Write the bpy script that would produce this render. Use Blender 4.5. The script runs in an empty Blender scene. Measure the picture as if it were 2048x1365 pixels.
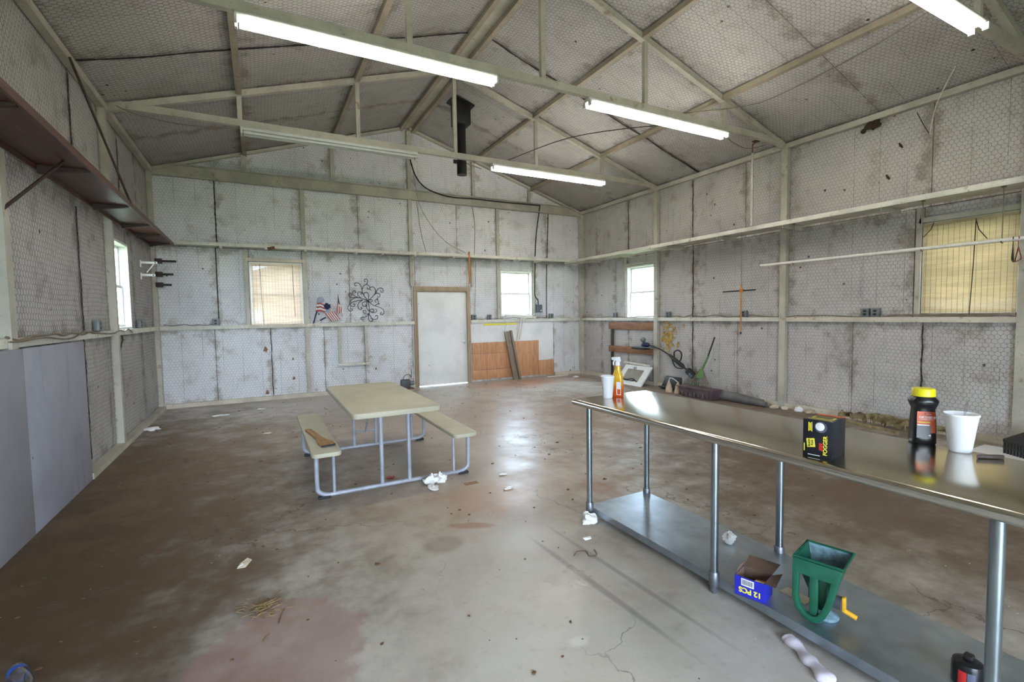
import bpy, bmesh, math, random
import numpy as np
from mathutils import Vector, Matrix

# ------------------------------------------------------------------ camera, world, exposure
SC = bpy.context.scene
COL = SC.collection
F_PX, YAW, PITCH, ROLL, CAM_H = 952.83, math.radians(27.79), math.radians(-3.18), math.radians(-0.9106), 1.52
_f = Vector((math.sin(YAW) * math.cos(PITCH), math.cos(YAW) * math.cos(PITCH), math.sin(PITCH)))
_r = Vector((math.cos(YAW), -math.sin(YAW), 0))
_u = _r.cross(_f)
_c, _s = math.cos(ROLL), math.sin(ROLL)
_R, _U = _c * _r + _s * _u, -_s * _r + _c * _u
cam_d = bpy.data.cameras.new('camera')
cam = bpy.data.objects.new('camera', cam_d)
COL.objects.link(cam)
cam_d.sensor_width = 36.0
cam_d.lens = F_PX / 2048 * 36.0
cam_d.clip_start = 0.05
cam.matrix_world = Matrix(((_R.x, _U.x, -_f.x, 0), (_R.y, _U.y, -_f.y, 0), (_R.z, _U.z, -_f.z, CAM_H), (0, 0, 0, 1)))
SC.camera = cam

WORLD_STRENGTH = 27.0
TUBE_STRENGTH = 50.0
SC.view_settings.view_transform = 'Standard'
SC.view_settings.look = 'None'
SC.view_settings.gamma = 1.0
SC.view_settings.use_curve_mapping = False
SC.view_settings.exposure = 0.0
world = bpy.data.worlds.new('overcast_sky')
SC.world = world
world.use_nodes = True
_bg = world.node_tree.nodes['Background']
_bg.inputs['Color'].default_value = (0.68, 0.815, 1.0, 1)
_bg.inputs['Strength'].default_value = WORLD_STRENGTH
try:
    SC.cycles.max_bounces = 6
    SC.cycles.diffuse_bounces = 4
    SC.cycles.glossy_bounces = 3
    SC.cycles.use_adaptive_sampling = True
    SC.cycles.adaptive_threshold = 0.15
    SC.cycles.adaptive_min_samples = 20
    SC.cycles.transparent_max_bounces = 12
    SC.cycles.use_denoising = True
    SC.cycles.sample_clamp_indirect = 6.0
except Exception:
    pass

# ------------------------------------------------------------------ dimensions of the building (metres)
XL, XR, D, YF = -1.5725, 7.2478, 9.9325, -3.35
XM = (XL + XR) / 2
SLOPE = 0.3175
Z_EAVE, Z_ROOF = 4.05, 5.45
Y_TRUSS = [1.95, 4.62, 7.29]
def zroof(x): return Z_ROOF - SLOPE * abs(x - XM)

# sampling portals in the real openings (they give off no light of their own)
def portal(loc, direction, sx, sy):
    l = bpy.data.lights.new('daylight_portal', 'AREA'); l.shape = 'RECTANGLE'; l.size = sx; l.size_y = sy
    l.cycles.is_portal = True
    o = bpy.data.objects.new('daylight_portal', l); COL.objects.link(o)
    o.location = loc; o.rotation_euler = Vector(direction).to_track_quat('-Z', 'Y').to_euler()
portal((0.3, YF - 0.02, 1.35), (0, 1, 0), 3.2, 2.7)
portal((XL - 0.12, 7.765, 1.975), (1, 0, 0), 0.87, 1.13)
portal((5.37, D + 0.12, 2.0), (0, -1, 0), 0.85, 1.07)
portal((0.3, D + 0.12, 1.97), (0, -1, 0), 0.89, 1.16)
portal((XR + 0.12, 7.78, 1.96), (-1, 0, 0), 0.87, 1.14)
portal((XR + 0.12, 2.42, 2.0), (-1, 0, 0), 0.87, 1.10)

# ------------------------------------------------------------------ helpers
rng = random.Random(7)
def S(r, g, b):
    return tuple((c / 12.92 if c <= 0.04045 else ((c + 0.055) / 1.055) ** 2.4) for c in (r / 255, g / 255, b / 255)) + (1,)

class NT:
    def __init__(self, name):
        self.m = bpy.data.materials.new(name); self.m.use_nodes = True
        self.t = self.m.node_tree; self.n = self.t.nodes; self.l = self.t.links
        self.b = self.n['Principled BSDF']; self.out = self.n['Material Output']
        self._co = None
    def put(self, sock, v):
        if hasattr(v, 'is_linked') or isinstance(v, bpy.types.NodeSocket): self.l.new(v, sock)
        elif isinstance(v, (int, float)) and sock.type in ('RGBA', 'VECTOR'):
            sock.default_value = (v, v, v, 1) if sock.type == 'RGBA' else (v, v, v)
        else: sock.default_value = v
    @property
    def co(self):
        if self._co is None: self._co = self.n.new('ShaderNodeTexCoord').outputs['Object']
        return self._co
    def node(self, typ, ins=None, **kw):
        x = self.n.new(typ)
        for k, v in kw.items(): setattr(x, k, v)
        for k, v in (ins or {}).items(): self.put(x.inputs[k], v)
        return x
    def noise(self, scale, detail=4, rough=0.55, vec=None, dist=0.0):
        return self.node('ShaderNodeTexNoise', {'Vector': vec if vec is not None else self.co, 'Scale': scale, 'Detail': detail, 'Roughness': rough, 'Distortion': dist}).outputs['Fac']
    def mapv(self, scale=(1, 1, 1), loc=(0, 0, 0), rot=(0, 0, 0), vec=None):
        return self.node('ShaderNodeMapping', {'Vector': vec if vec is not None else self.co, 'Scale': scale, 'Location': loc, 'Rotation': rot}).outputs[0]
    def voro(self, scale, feature='F1', vec=None, rand=1.0):
        return self.node('ShaderNodeTexVoronoi', {'Vector': vec if vec is not None else self.co, 'Scale': scale, 'Randomness': rand}, feature=feature).outputs['Distance']
    def ramp(self, fac, *stops):
        r = self.n.new('ShaderNodeValToRGB'); self.l.new(fac, r.inputs[0])
        e = r.color_ramp.elements
        while len(e) < len(stops): e.new(0.5)
        for i, (p, c) in enumerate(stops):
            e[i].position = p; e[i].color = c if isinstance(c, tuple) else (c, c, c, 1)
        return r.outputs[0]
    def step(self, fac, lo, hi):
        return self.node('ShaderNodeMapRange', {'Value': fac, 'From Min': lo, 'From Max': hi}, interpolation_type='SMOOTHSTEP').outputs[0]
    def math(self, op, a, b=0.0):
        x = self.n.new('ShaderNodeMath'); x.operation = op
        self.put(x.inputs[0], a); self.put(x.inputs[1], b)
        return x.outputs[0]
    def mix(self, fac, a, b, mode='MIX'):
        x = self.n.new('ShaderNodeMix'); x.data_type = 'RGBA'; x.blend_type = mode
        self.put(x.inputs[0], fac); self.put(x.inputs[6], a); self.put(x.inputs[7], b)
        return x.outputs[2]
    def sep(self, vec=None):
        return self.node('ShaderNodeSeparateXYZ', {0: vec if vec is not None else self.co}).outputs
    def bump(self, h, strength=0.2, dist=0.01):
        x = self.node('ShaderNodeBump', {'Height': h, 'Strength': strength, 'Distance': dist})
        self.l.new(x.outputs[0], self.b.inputs['Normal'])
    def set(self, color=None, rough=None, metal=None, **kw):
        if color is not None: self.put(self.b.inputs['Base Color'], color)
        if rough is not None: self.put(self.b.inputs['Roughness'], rough)
        if metal is not None: self.put(self.b.inputs['Metallic'], metal)
        for k, v in kw.items(): self.put(self.b.inputs[k.replace('_', ' ')], v)
        return self.m

def plain(name, col, rough=0.6, metal=0.0, var=0.12, scale=14.0, bump=0.0, **kw):
    """a plain coloured material with slight mottling"""
    n = NT(name)
    f = n.noise(scale, 4)
    dark = tuple(c * (1 - var * 2) for c in col[:3]) + (1,)
    lite = tuple(min(1, c * (1 + var)) for c in col[:3]) + (1,)
    c = n.ramp(f, (0.3, dark), (0.7, lite))
    if bump: n.bump(f, bump, 0.004)
    return n.set(c, rough, metal, **kw)

# ---- materials
def m_insulation(name, base, stain, amt, axis):
    n = NT(name)
    big = n.noise(0.9, 5, 0.6)
    mid = n.noise(3.4, 5, 0.65)
    streak = n.noise(1.0, 5, 0.7, vec=n.mapv((7, 7, 0.8)))
    fine = n.noise(26, 3, 0.6)
    c = n.mix(n.step(big, 0.42, 0.75), base, tuple(v * 0.80 for v in base[:3]) + (1,))
    c = n.mix(n.math('MULTIPLY', n.step(mid, 0.52, 0.78), amt), c, stain)
    c = n.mix(n.math('MULTIPLY', n.step(streak, 0.55, 0.8), amt * 0.8), c, tuple(v * 0.45 for v in base[:3]) + (1,))
    c = n.mix(n.math('MULTIPLY', n.step(fine, 0.5, 0.85), 0.22), c, tuple(v * 0.6 for v in stain[:3]) + (1,))
    sp = n.voro(5.5)
    spn = n.step(n.noise(2.3, 2), 0.52, 0.62)
    c = n.mix(n.math('MULTIPLY', n.math('LESS_THAN', sp, 0.095), spn), c, S(60, 48, 36))
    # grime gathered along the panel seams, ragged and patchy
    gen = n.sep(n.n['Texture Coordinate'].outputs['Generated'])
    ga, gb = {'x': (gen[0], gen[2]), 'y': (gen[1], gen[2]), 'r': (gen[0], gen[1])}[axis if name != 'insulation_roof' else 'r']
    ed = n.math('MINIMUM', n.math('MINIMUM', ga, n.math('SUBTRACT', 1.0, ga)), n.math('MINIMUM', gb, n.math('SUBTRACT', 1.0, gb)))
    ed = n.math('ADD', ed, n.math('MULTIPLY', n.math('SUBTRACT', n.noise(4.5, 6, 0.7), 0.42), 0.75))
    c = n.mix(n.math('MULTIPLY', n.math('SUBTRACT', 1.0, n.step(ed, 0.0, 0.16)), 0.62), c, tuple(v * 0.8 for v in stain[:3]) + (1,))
    blot = n.step(n.noise(2.0, 6, 0.75, vec=n.mapv((1, 1, 0.6), (4.3, 2.2, 7.1))), 0.60, 0.74)
    c = n.mix(n.math('MULTIPLY', blot, 0.6 * amt), c, tuple(v * 0.30 for v in base[:3]) + (1,))
    # faint lines where the ribs of the outer sheet press through
    s = n.sep()
    u = s[1] if axis == 'y' else s[0]
    fr = n.math('FRACT', n.math('MULTIPLY', u, 3.28))
    line = n.math('LESS_THAN', fr, 0.018)
    c = n.mix(n.math('MULTIPLY', line, n.step(n.noise(1.7, 2), 0.35, 0.6)), c, tuple(v * 0.45 for v in base[:3]) + (1,))
    h = n.math('ADD', n.noise(2.6, 4), n.math('MULTIPLY', n.noise(17, 3), 0.35))
    n.bump(h, 0.55, 0.05)
    return n.set(c, 0.75)

M = {}
M['ins_back'] = m_insulation('insulation_back', S(226, 225, 226), S(160, 144, 118), 0.50, 'x')
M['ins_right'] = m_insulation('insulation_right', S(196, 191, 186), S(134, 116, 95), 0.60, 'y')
M['ins_left'] = m_insulation('insulation_left', S(194, 192, 190), S(116, 106, 94), 0.70, 'y')
M['ins_roof'] = m_insulation('insulation_roof', S(190, 186, 181), S(140, 127, 113), 0.40, 'y')

def m_steel(name, base, rust):
    n = NT(name)
    f = n.noise(6, 5, 0.65)
    g = n.noise(2.2, 4, 0.6)
    k = n.noise(30, 3)
    c = n.mix(n.step(g, 0.35, 0.7), base, tuple(v * 0.72 for v in base[:3]) + (1,))
    c = n.mix(n.math('MULTIPLY', n.step(f, 0.60, 0.72), 0.75), c, rust)
    c = n.mix(n.math('MULTIPLY', n.step(k, 0.62, 0.75), 0.5), c, S(90, 72, 50))
    n.bump(f, 0.1, 0.004)
    return n.set(c, 0.55)
M['steel'] = m_steel('painted_frame_steel', S(188, 183, 167), S(132, 106, 78))
M['steel_purlin'] = m_steel('rust_stained_purlin', S(160, 148, 128), S(112, 84, 58))
M['steel_white'] = m_steel('painted_girt_steel', S(214, 211, 196), S(150, 112, 76))
M['steel_rust'] = m_steel('rusty_white_steel', S(206, 196, 176), S(150, 78, 36))
M['wire'] = plain('galvanised_wire', S(150, 148, 146), 0.5, 0.2, 0.2, 9)
M['wire_dark'] = plain('weathered_roof_wire', S(84, 76, 67), 0.6, 0.1, 0.25, 9)
M['wire_mid'] = plain('tarnished_wire', S(124, 114, 102), 0.6, 0.1, 0.25, 9)
M['seamblack'] = plain('black_gap_shade', S(34, 30, 27), 0.9)  # shade inside the open seams and cracks, put in as black colour
M['skin'] = plain('dark_outer_skin', S(38, 34, 30), 0.8)

def m_concrete():
    n = NT('stained_concrete')
    s = n.sep()
    big = n.noise(0.55, 6, 0.62, dist=0.4)
    mid = n.noise(2.1, 6, 0.62, dist=0.5)
    fine = n.noise(22, 5, 0.6)
    c = n.ramp(big, (0.30, S(158, 148, 134)), (0.50, S(182, 176, 166)), (0.72, S(200, 196, 190)))
    c = n.mix(n.math('MULTIPLY', n.step(mid, 0.52, 0.76), 0.42), c, S(136, 118, 98))
    c = n.mix(n.math('MULTIPLY', n.step(fine, 0.52, 0.8), 0.28), c, S(122, 112, 100))
    wob = n.math('MULTIPLY', n.math('SUBTRACT', n.noise(2.6, 5, 0.6), 0.5), 1.5)
    wob2 = n.math('MULTIPLY', n.math('SUBTRACT', n.noise(9, 4, 0.6), 0.5), 0.6)
    soil = []
    def blob(c, x, y, rx, ry, col, k, soft=0.5, w=1.0, rot=0.0):
        dx = n.math('SUBTRACT', s[0], x); dy = n.math('SUBTRACT', s[1], y)
        if rot:
            a, b = math.cos(rot), math.sin(rot)
            dx, dy = (n.math('ADD', n.math('MULTIPLY', dx, a), n.math('MULTIPLY', dy, b)),
                      n.math('SUBTRACT', n.math('MULTIPLY', dy, a), n.math('MULTIPLY', dx, b)))
        d = n.math('SQRT', n.math('ADD', n.math('POWER', n.math('ABSOLUTE', n.math('DIVIDE', dx, rx)), 2), n.math('POWER', n.math('ABSOLUTE', n.math('DIVIDE', dy, ry)), 2)))
        d = n.math('ADD', d, n.math('MULTIPLY', n.math('ADD', wob, wob2), w))
        f = n.math('SUBTRACT', 1.0, n.step(d, 1 - soft, 1 + soft))
        if k > 0.69 and soft > 0.6: soil.append(n.math('MULTIPLY', f, k))
        return n.mix(n.math('MULTIPLY', f, k), c, col)
    # soil trodden in along the left side, oil and rust marks
    c = blob(c, -1.2, 5.0, 1.5, 3.6, S(58, 42, 26), 0.95, 0.7)
    c = blob(c, -0.9, 3.3, 0.75, 1.3, S(76, 58, 36), 0.75, 0.8)
    c = blob(c, 5.2, 4.2, 1.6, 3.0, S(92, 72, 52), 0.75, 0.8)
    c = blob(c, 6.8, 6.0, 0.5, 4.0, S(96, 74, 52), 0.7, 0.7)
    c = blob(c, 4.2, 2.0, 1.6, 2.0, S(82, 64, 46), 0.85, 0.8)
    c = blob(c, 1.0, 6.6, 2.6, 2.6, S(150, 128, 106), 0.55, 0.8)
    c = blob(c, 3.4, 6.2, 1.8, 1.4, S(150, 116, 92), 0.45, 0.8)
    c = blob(c, 1.9, 3.75, 0.9, 0.8, S(160, 124, 92), 0.40, 0.8)
    c = blob(c, 1.1, 5.0, 0.5, 0.7, S(112, 94, 76), 0.5, 0.7)
    c = blob(c, 0.55, 7.4, 1.2, 0.6, S(130, 112, 96), 0.5, 0.7)
    c = blob(c, 5.3, 9.2, 1.2, 0.5, S(176, 112, 78), 0.55, 0.8)
    c = blob(c, 0.02, 2.33, 0.37, 0.44, S(150, 122, 116), 0.66, 0.10, 0.6)
    c = blob(c, 0.22, 2.30, 0.14, 0.30, S(150, 130, 128), 0.5, 0.3, 0.6)
    c = blob(c, 1.30, 3.12, 0.16, 0.05, S(150, 108, 76), 0.7, 0.3, 0.5, -0.5)
    c = blob(c, 1.02, 2.95, 0.13, 0.12, S(132, 116, 104), 0.55, 0.35, 0.4)
    c = blob(c, 2.55, 3.25, 0.10, 0.28, S(138, 92, 66), 0.55, 0.5, 0.7)
    c = blob(c, 1.65, 3.55, 0.35, 0.30, S(170, 120, 84), 0.4, 0.6, 0.9)
    c = blob(c, 1.25, 1.75, 0.06, 0.04, S(205, 202, 196), 0.7, 0.3, 0.8)
    c = blob(c, 1.55, 2.75, 0.25, 0.18, S(196, 190, 180), 0.6, 0.7, 0.5)
    # dark drag marks towards the bench
    c = blob(c, 1.60, 2.1, 0.022, 0.55, S(118, 112, 104), 0.7, 0.5, 0.25, 0.05)
    c = blob(c, 1.80, 2.1, 0.018, 0.65, S(118, 112, 104), 0.6, 0.5, 0.25, 0.05)
    # green ring left by a pot
    dx = n.math('SUBTRACT', s[0], -1.235); dy = n.math('SUBTRACT', s[1], 3.72)
    rr = n.math('SQRT', n.math('ADD', n.math('POWER', n.math('ABSOLUTE', dx), 2), n.math('POWER', n.math('ABSOLUTE', dy), 2)))
    ring = n.math('LESS_THAN', n.math('ABSOLUTE', n.math('SUBTRACT', rr, 0.062)), 0.005)
    c = n.mix(n.math('MULTIPLY', ring, 0.8), c, S(62, 66, 46))
    # pale scrapes and chalk dots
    ps = n.step(n.noise(1.0, 5, 0.7, vec=n.mapv((1.2, 14, 1), rot=(0, 0, 0.5))), 0.66, 0.72)
    pm = n.step(n.noise(0.6, 2, 0.5, vec=n.mapv((1, 1, 1), (3.1, 1.7, 0))), 0.5, 0.62)
    c = n.mix(n.math('MULTIPLY', n.math('MULTIPLY', ps, pm), 0.75), c, S(196, 188, 178))
    dots = n.math('LESS_THAN', n.voro(9), 0.045)
    c = n.mix(n.math('MULTIPLY', dots, n.step(n.noise(1.3, 2), 0.5, 0.55)), c, S(92, 76, 60))
    dots2 = n.math('LESS_THAN', n.voro(14, vec=n.mapv((1, 1, 1), (5, 2, 0))), 0.06)
    c = n.mix(n.math('MULTIPLY', dots2, n.step(n.noise(1.0, 2), 0.52, 0.58)), c, S(206, 202, 196))
    # hairline cracks
    wv = n.node('ShaderNodeVectorMath', {0: n.co, 1: n.node('ShaderNodeVectorMath', {0: n.node('ShaderNodeTexNoise', {'Vector': n.co, 'Scale': 5.0, 'Detail': 5}).outputs['Color'], 'Scale': 0.35}, operation='SCALE').outputs[0]}, operation='ADD').outputs[0]
    cr = n.voro(0.75, 'DISTANCE_TO_EDGE', vec=wv)
    crm = n.step(n.noise(0.8, 2, 0.5, vec=n.mapv((1, 1, 1), (9, 4, 0))), 0.5, 0.58)
    crack = n.math('MULTIPLY', n.math('LESS_THAN', cr, 0.0035), crm)
    c = n.mix(n.math('MULTIPLY', crack, 0.8), c, S(88, 78, 68))
    h = n.math('SUBTRACT', n.math('ADD', n.math('MULTIPLY', mid, 0.6), n.math('MULTIPLY', fine, 0.15)), n.math('MULTIPLY', crack, 0.5))
    n.bump(h, 0.22, 0.02)
    rough = n.math('ADD', 0.14, n.math('MULTIPLY', n.noise(1.6, 5, 0.6), 0.40))
    sm = soil[0]
    for f in soil[1:]: sm = n.math('MAXIMUM', sm, f)
    rough = n.math('ADD', rough, n.math('MULTIPLY', sm, 0.40))
    spec = n.math('SUBTRACT', 0.5, n.math('MULTIPLY', sm, 0.35))
    return n.set(c, rough, Specular_IOR_Level=spec)
M['concrete'] = m_concrete()

def m_wood(name, light, dark, scale=1.0, axis='z', rough=0.6, wear=0.3):
    n = NT(name)
    sc = {'x': (0.7, 9, 9), 'y': (9, 0.7, 9), 'z': (9, 9, 0.7)}[axis]
    g = n.noise(2.2 * scale, 6, 0.65, vec=n.mapv(sc), dist=1.2)
    k = n.noise(5 * scale, 4, 0.6)
    c = n.ramp(g, (0.34, dark), (0.62, light))
    c = n.mix(n.math('MULTIPLY', n.step(k, 0.55, 0.78), wear), c, tuple(v * 0.45 for v in dark[:3]) + (1,))
    n.bump(g, 0.15, 0.004)
    return n.set(c, rough)
M['plywood'] = m_wood('orange_plywood', S(202, 152, 112), S(168, 114, 76), 1.2, 'z')
M['brownboard'] = m_wood('brown_board', S(150, 108, 76), S(108, 74, 48), 1.5, 'y')
M['darkpost'] = m_wood('dark_post', S(70, 56, 44), S(42, 32, 24), 1.5, 'z')
M['greyplank'] = m_wood('grey_plank', S(138, 122, 104), S(98, 84, 68), 1.6, 'z')
M['redshelf'] = m_wood('red_brown_shelf', S(94, 56, 43), S(62, 36, 28), 1.4, 'y', 0.42, 0.3)
M['shelfdark'] = m_wood('dark_bracket', S(58, 34, 26), S(34, 20, 16), 1.4, 'x')
M['paddlewood'] = m_wood('paddle_wood', S(186, 146, 92), S(142, 100, 56), 2.5, 'y')
M['trimtan'] = m_wood('tan_door_frame', S(172, 152, 126), S(146, 124, 98), 0.8, 'z', 0.6, 0.15)
M['laths'] = m_wood('white_lath', S(222, 216, 204), S(196, 188, 172), 1.0, 'z', 0.6, 0.1)
M['ply_paint'] = None
def m_painted_sheet(name, base, mark):
    n = NT(name)
    a = n.noise(1.3, 5, 0.6); b = n.noise(1.0, 5, 0.7, vec=n.mapv((9, 9, 0.7)))
    c = n.mix(n.step(a, 0.4, 0.7), base, tuple(v * 0.82 for v in base[:3]) + (1,))
    c = n.mix(n.math('MULTIPLY', n.step(b, 0.58, 0.75), 0.6), c, mark)
    sp = n.math('LESS_THAN', n.voro(6), 0.07)
    c = n.mix(n.math('MULTIPLY', sp, n.step(n.noise(2, 2), 0.52, 0.6)), c, S(60, 56, 60))
    n.bump(b, 0.1, 0.004)
    return n.set(c, 0.6)
M['ply_paint'] = m_painted_sheet('grey_painted_plywood', S(152, 153, 163), S(98, 98, 110))
M['hardboard'] = m_painted_sheet('white_hardboard', S(226, 224, 222), S(198, 190, 172))
M['door'] = m_painted_sheet('off_white_door', S(228, 227, 224), S(208, 204, 194))
M['winframe'] = plain('white_window_paint', S(226, 225, 220), 0.5, var=0.05)
M['shelfcream'] = m_steel('cream_shelf_board', S(214, 210, 196), S(150, 126, 92))
M['greybox'] = plain('grey_box_metal', S(118, 122, 122), 0.5, 0.4)
M['greydark'] = plain('dark_grey_box', S(78, 80, 86), 0.5, 0.2)
M['socketblack'] = plain('black_socket', S(28, 27, 26), 0.5)
M['cablegrey'] = plain('dusty_cable', S(128, 116, 98), 0.7)
M['cableblack'] = plain('black_cable', S(34, 32, 30), 0.6)
M['cablewhite'] = plain('white_cable', S(214, 208, 196), 0.6)
M['fluework'] = plain('black_flue_metal', S(40, 40, 40), 0.45, 0.5)
M['housing'] = plain('white_lamp_housing', S(216, 216, 208), 0.45, var=0.06)
M['tube_off'] = plain('unlit_tube_glass', S(206, 206, 200), 0.25, var=0.04)
M['chrome'] = plain('chrome', S(226, 226, 226), 0.3, 1.0, 0.03)
def m_stainless():
    n = NT('brushed_stainless')
    g = n.noise(3.0, 5, 0.6, vec=n.mapv((60, 1.2, 60)))
    sm = n.noise(2.4, 4, 0.6)
    c = n.ramp(sm, (0.3, S(190, 182, 166)), (0.7, S(216, 210, 198)))
    r = n.math('ADD', n.math('MULTIPLY', g, 0.05), n.math('MULTIPLY', sm, 0.10))
    n.bump(g, 0.03, 0.002)
    return n.set(c, n.math('ADD', r, 0.085), 1.0)
M['stainless'] = m_stainless()
M['rolledge'] = plain('satin_rolled_edge', S(206, 202, 192), 0.30, 1.0, 0.06, 5)
M['galv'] = plain('galvanised_shelf', S(158, 168, 176), 0.33, 0.85, 0.12, 7)
M['legmetal'] = plain('zinc_leg_tube', S(150, 160, 164), 0.28, 0.95, 0.10, 5)
M['collar'] = plain('cast_collar', S(128, 132, 136), 0.45, 0.8)
M['resin'] = m_painted_sheet('putty_resin', S(196, 190, 166), S(166, 156, 126))
M['frametube'] = plain('grey_painted_tube', S(166, 170, 180), 0.45, 0.15, 0.12, 9)
M['rubber'] = plain('black_rubber', S(40, 42, 46), 0.7)
M['foam'] = plain('foam_cup_white', S(238, 238, 240), 0.6, var=0.02, Subsurface_Weight=0.0)
M['paper'] = plain('white_paper', S(236, 234, 230), 0.8, var=0.04)
M['paperdirty'] = plain('dirty_paper', S(206, 192, 168), 0.85, var=0.15)
M['cardboard'] = plain('cardboard', S(140, 108, 84), 0.85, var=0.08)
M['cardbrown'] = plain('brown_card_inside', S(112, 88, 74), 0.85, var=0.1)
M['blueprint'] = plain('blue_box_print', S(34, 40, 170), 0.35, var=0.06)
M['yellowprint'] = plain('yellow_print', S(236, 222, 70), 0.5, var=0.02)
M['blackprint'] = plain('black_print', S(22, 22, 26), 0.5, var=0.02)
M['whiteprint'] = plain('white_print', S(232, 232, 232), 0.5, var=0.02)
M['redprint'] = plain('red_print', S(186, 40, 36), 0.45, var=0.05)
M['orangeprint'] = plain('orange_print', S(214, 88, 40), 0.4, var=0.12)
M['boxblack'] = plain('black_carton', S(26, 27, 34), 0.35, var=0.1)
M['smoke'] = plain('grey_smoke_print', S(88, 92, 110), 0.4, var=0.2)
M['bottleblack'] = plain('black_bottle_plastic', S(20, 20, 23), 0.3, var=0.1)
M['capyellow'] = plain('yellow_cap', S(226, 212, 20), 0.4, var=0.04)
M['green'] = plain('green_spreader_plastic', S(20, 88, 64), 0.45, var=0.12)
M['hopperdust'] = plain('dusty_hopper_inside', S(116, 146, 156), 0.8, var=0.25, scale=40)
M['yellowknob'] = plain('yellow_crank', S(226, 170, 40), 0.45, var=0.05)
M['sock'] = plain('lilac_white_sock', S(206, 198, 208), 0.9, var=0.12, scale=20, bump=0.3)
M['trimblack'] = plain('black_tool_plastic', S(34, 33, 34), 0.45)
M['trimblue'] = plain('dark_blue_plastic', S(36, 44, 78), 0.4)
M['toolgrey'] = plain('grey_tool_plastic', S(110, 118, 122), 0.5)
M['rakegreen'] = plain('green_rake_plastic', S(88, 124, 66), 0.5, var=0.15)
M['rakebrown'] = plain('dusty_rake_tines', S(120, 100, 86), 0.7, var=0.2)
M['mossgreen'] = plain('pale_green_plastic', S(134, 190, 150), 0.5)
M['purplebin'] = plain('dusty_purple_plastic', S(98, 80, 82), 0.7, var=0.25, scale=6)
M['charcoal'] = plain('charcoal_plastic', S(104, 100, 98), 0.8, var=0.2, scale=5)
M['tan'] = plain('tan_cloth', S(184, 164, 140), 0.9, var=0.12)
M['canvas'] = plain('olive_canvas_strap', S(132, 116, 80), 0.9, var=0.25, scale=18, bump=0.3)
M['orangewood'] = m_wood('orange_handle', S(206, 142, 76), S(164, 98, 44), 2.0, 'z', 0.5, 0.2)
M['flagnavy'] = plain('navy_cloth', S(34, 38, 76), 0.8)
M['flagred'] = plain('faded_red_cloth', S(166, 78, 72), 0.85)
M['flagwhite'] = plain('flag_white_cloth', S(226, 222, 220), 0.85, var=0.04)
M['flaggrey'] = plain('faded_star_field', S(150, 158, 168), 0.85)
M['ironwork'] = plain('dark_iron', S(54, 52, 56), 0.5, 0.5)
M['nest'] = plain('mud_nest', S(64, 48, 34), 0.95, var=0.3, scale=40, bump=0.5)
M['straw'] = plain('dry_straw', S(146, 120, 82), 0.9, var=0.25)
M['leaf'] = plain('brown_leaf', S(112, 80, 52), 0.9, var=0.25)
M['hanger_red'] = plain('dark_red_hanger', S(132, 44, 46), 0.4)
M['hanger_black'] = plain('black_hanger', S(36, 32, 34), 0.4)
M['hanger_white'] = plain('white_hanger', S(232, 228, 222), 0.4)
M['rod'] = plain('white_pipe', S(222, 218, 208), 0.35, var=0.06)
M['rust'] = plain('rusty_iron', S(104, 66, 42), 0.8, var=0.3)
M['orangecord'] = plain('orange_strap', S(190, 116, 50), 0.7)
M['foamyellow'] = plain('crumbling_yellow_foam', S(206, 166, 74), 0.9, var=0.3, scale=24, bump=0.5)
M['grass'] = plain('lawn', S(120, 132, 86), 0.9, var=0.2, scale=3)
M['house'] = plain('tan_house_siding', S(196, 150, 116), 0.8, var=0.06, scale=3)
M['houseroof'] = plain('tan_roof_shingle', S(150, 112, 88), 0.8, var=0.1, scale=3)
M['bottleblue'] = plain('blue_bottle_label', S(42, 82, 170), 0.4)
def m_emit(name, col, strength):
    n = NT(name)
    e = n.node('ShaderNodeEmission', {'Color': col, 'Strength': strength})
    n.l.new(e.outputs[0], n.out.inputs[0])
    return n.m
M['tube'] = m_emit('lit_tube', (1.0, 0.97, 0.90, 1), TUBE_STRENGTH)
def m_glass(name, tint=(1, 1, 1, 1), gloss=0.06):
    n = NT(name)
    t = n.node('ShaderNodeBsdfTransparent', {'Color': tint})
    g = n.node('ShaderNodeBsdfGlossy', {'Color': (1, 1, 1, 1), 'Roughness': 0.03})
    x = n.node('ShaderNodeMixShader', {0: gloss, 1: t.outputs[0], 2: g.outputs[0]})
    n.l.new(x.outputs[0], n.out.inputs[0])
    return n.m
M['glass'] = m_glass('window_glass', (0.93, 0.96, 0.96, 1))
M['pet'] = m_glass('clear_bottle_plastic', (0.86, 0.88, 0.9, 1), 0.22)
M['mirror'] = plain('old_mirror', S(196, 190, 178), 0.12, 1.0, 0.08)
def m_blind(name, col, trans, clear):
    n = NT(name)
    f = n.noise(1.0, 4, 0.6, vec=n.mapv((3, 3, 40)))
    c = n.ramp(f, (0.3, tuple(v * 0.75 for v in col[:3]) + (1,)), (0.7, col))
    d = n.node('ShaderNodeBsdfDiffuse', {'Color': c})
    t = n.node('ShaderNodeBsdfTranslucent', {'Color': c})
    x = n.node('ShaderNodeMixShader', {0: trans, 1: d.outputs[0], 2: t.outputs[0]})
    y = n.node('ShaderNodeMixShader', {0: clear, 1: x.outputs[0], 2: n.node('ShaderNodeBsdfTransparent').outputs[0]})
    n.l.new(y.outputs[0], n.out.inputs[0])
    return n.m
M['blind_tan'] = m_blind('tan_vinyl_slat', S(208, 192, 162), 0.46, 0.0)
M['blind_pale'] = m_blind('pale_vinyl_slat', S(238, 222, 204), 0.20, 0.135)
def m_orange_liquid():
    n = NT('orange_cleaner')
    s = n.sep()
    c = n.ramp(n.step(s[2], 0.0, 0.17), (0.0, S(214, 84, 24)), (0.45, S(226, 120, 24)), (0.75, S(226, 168, 20)), (1.0, S(232, 184, 40)))
    return n.set(c, 0.15, Transmission_Weight=0.25)
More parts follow.
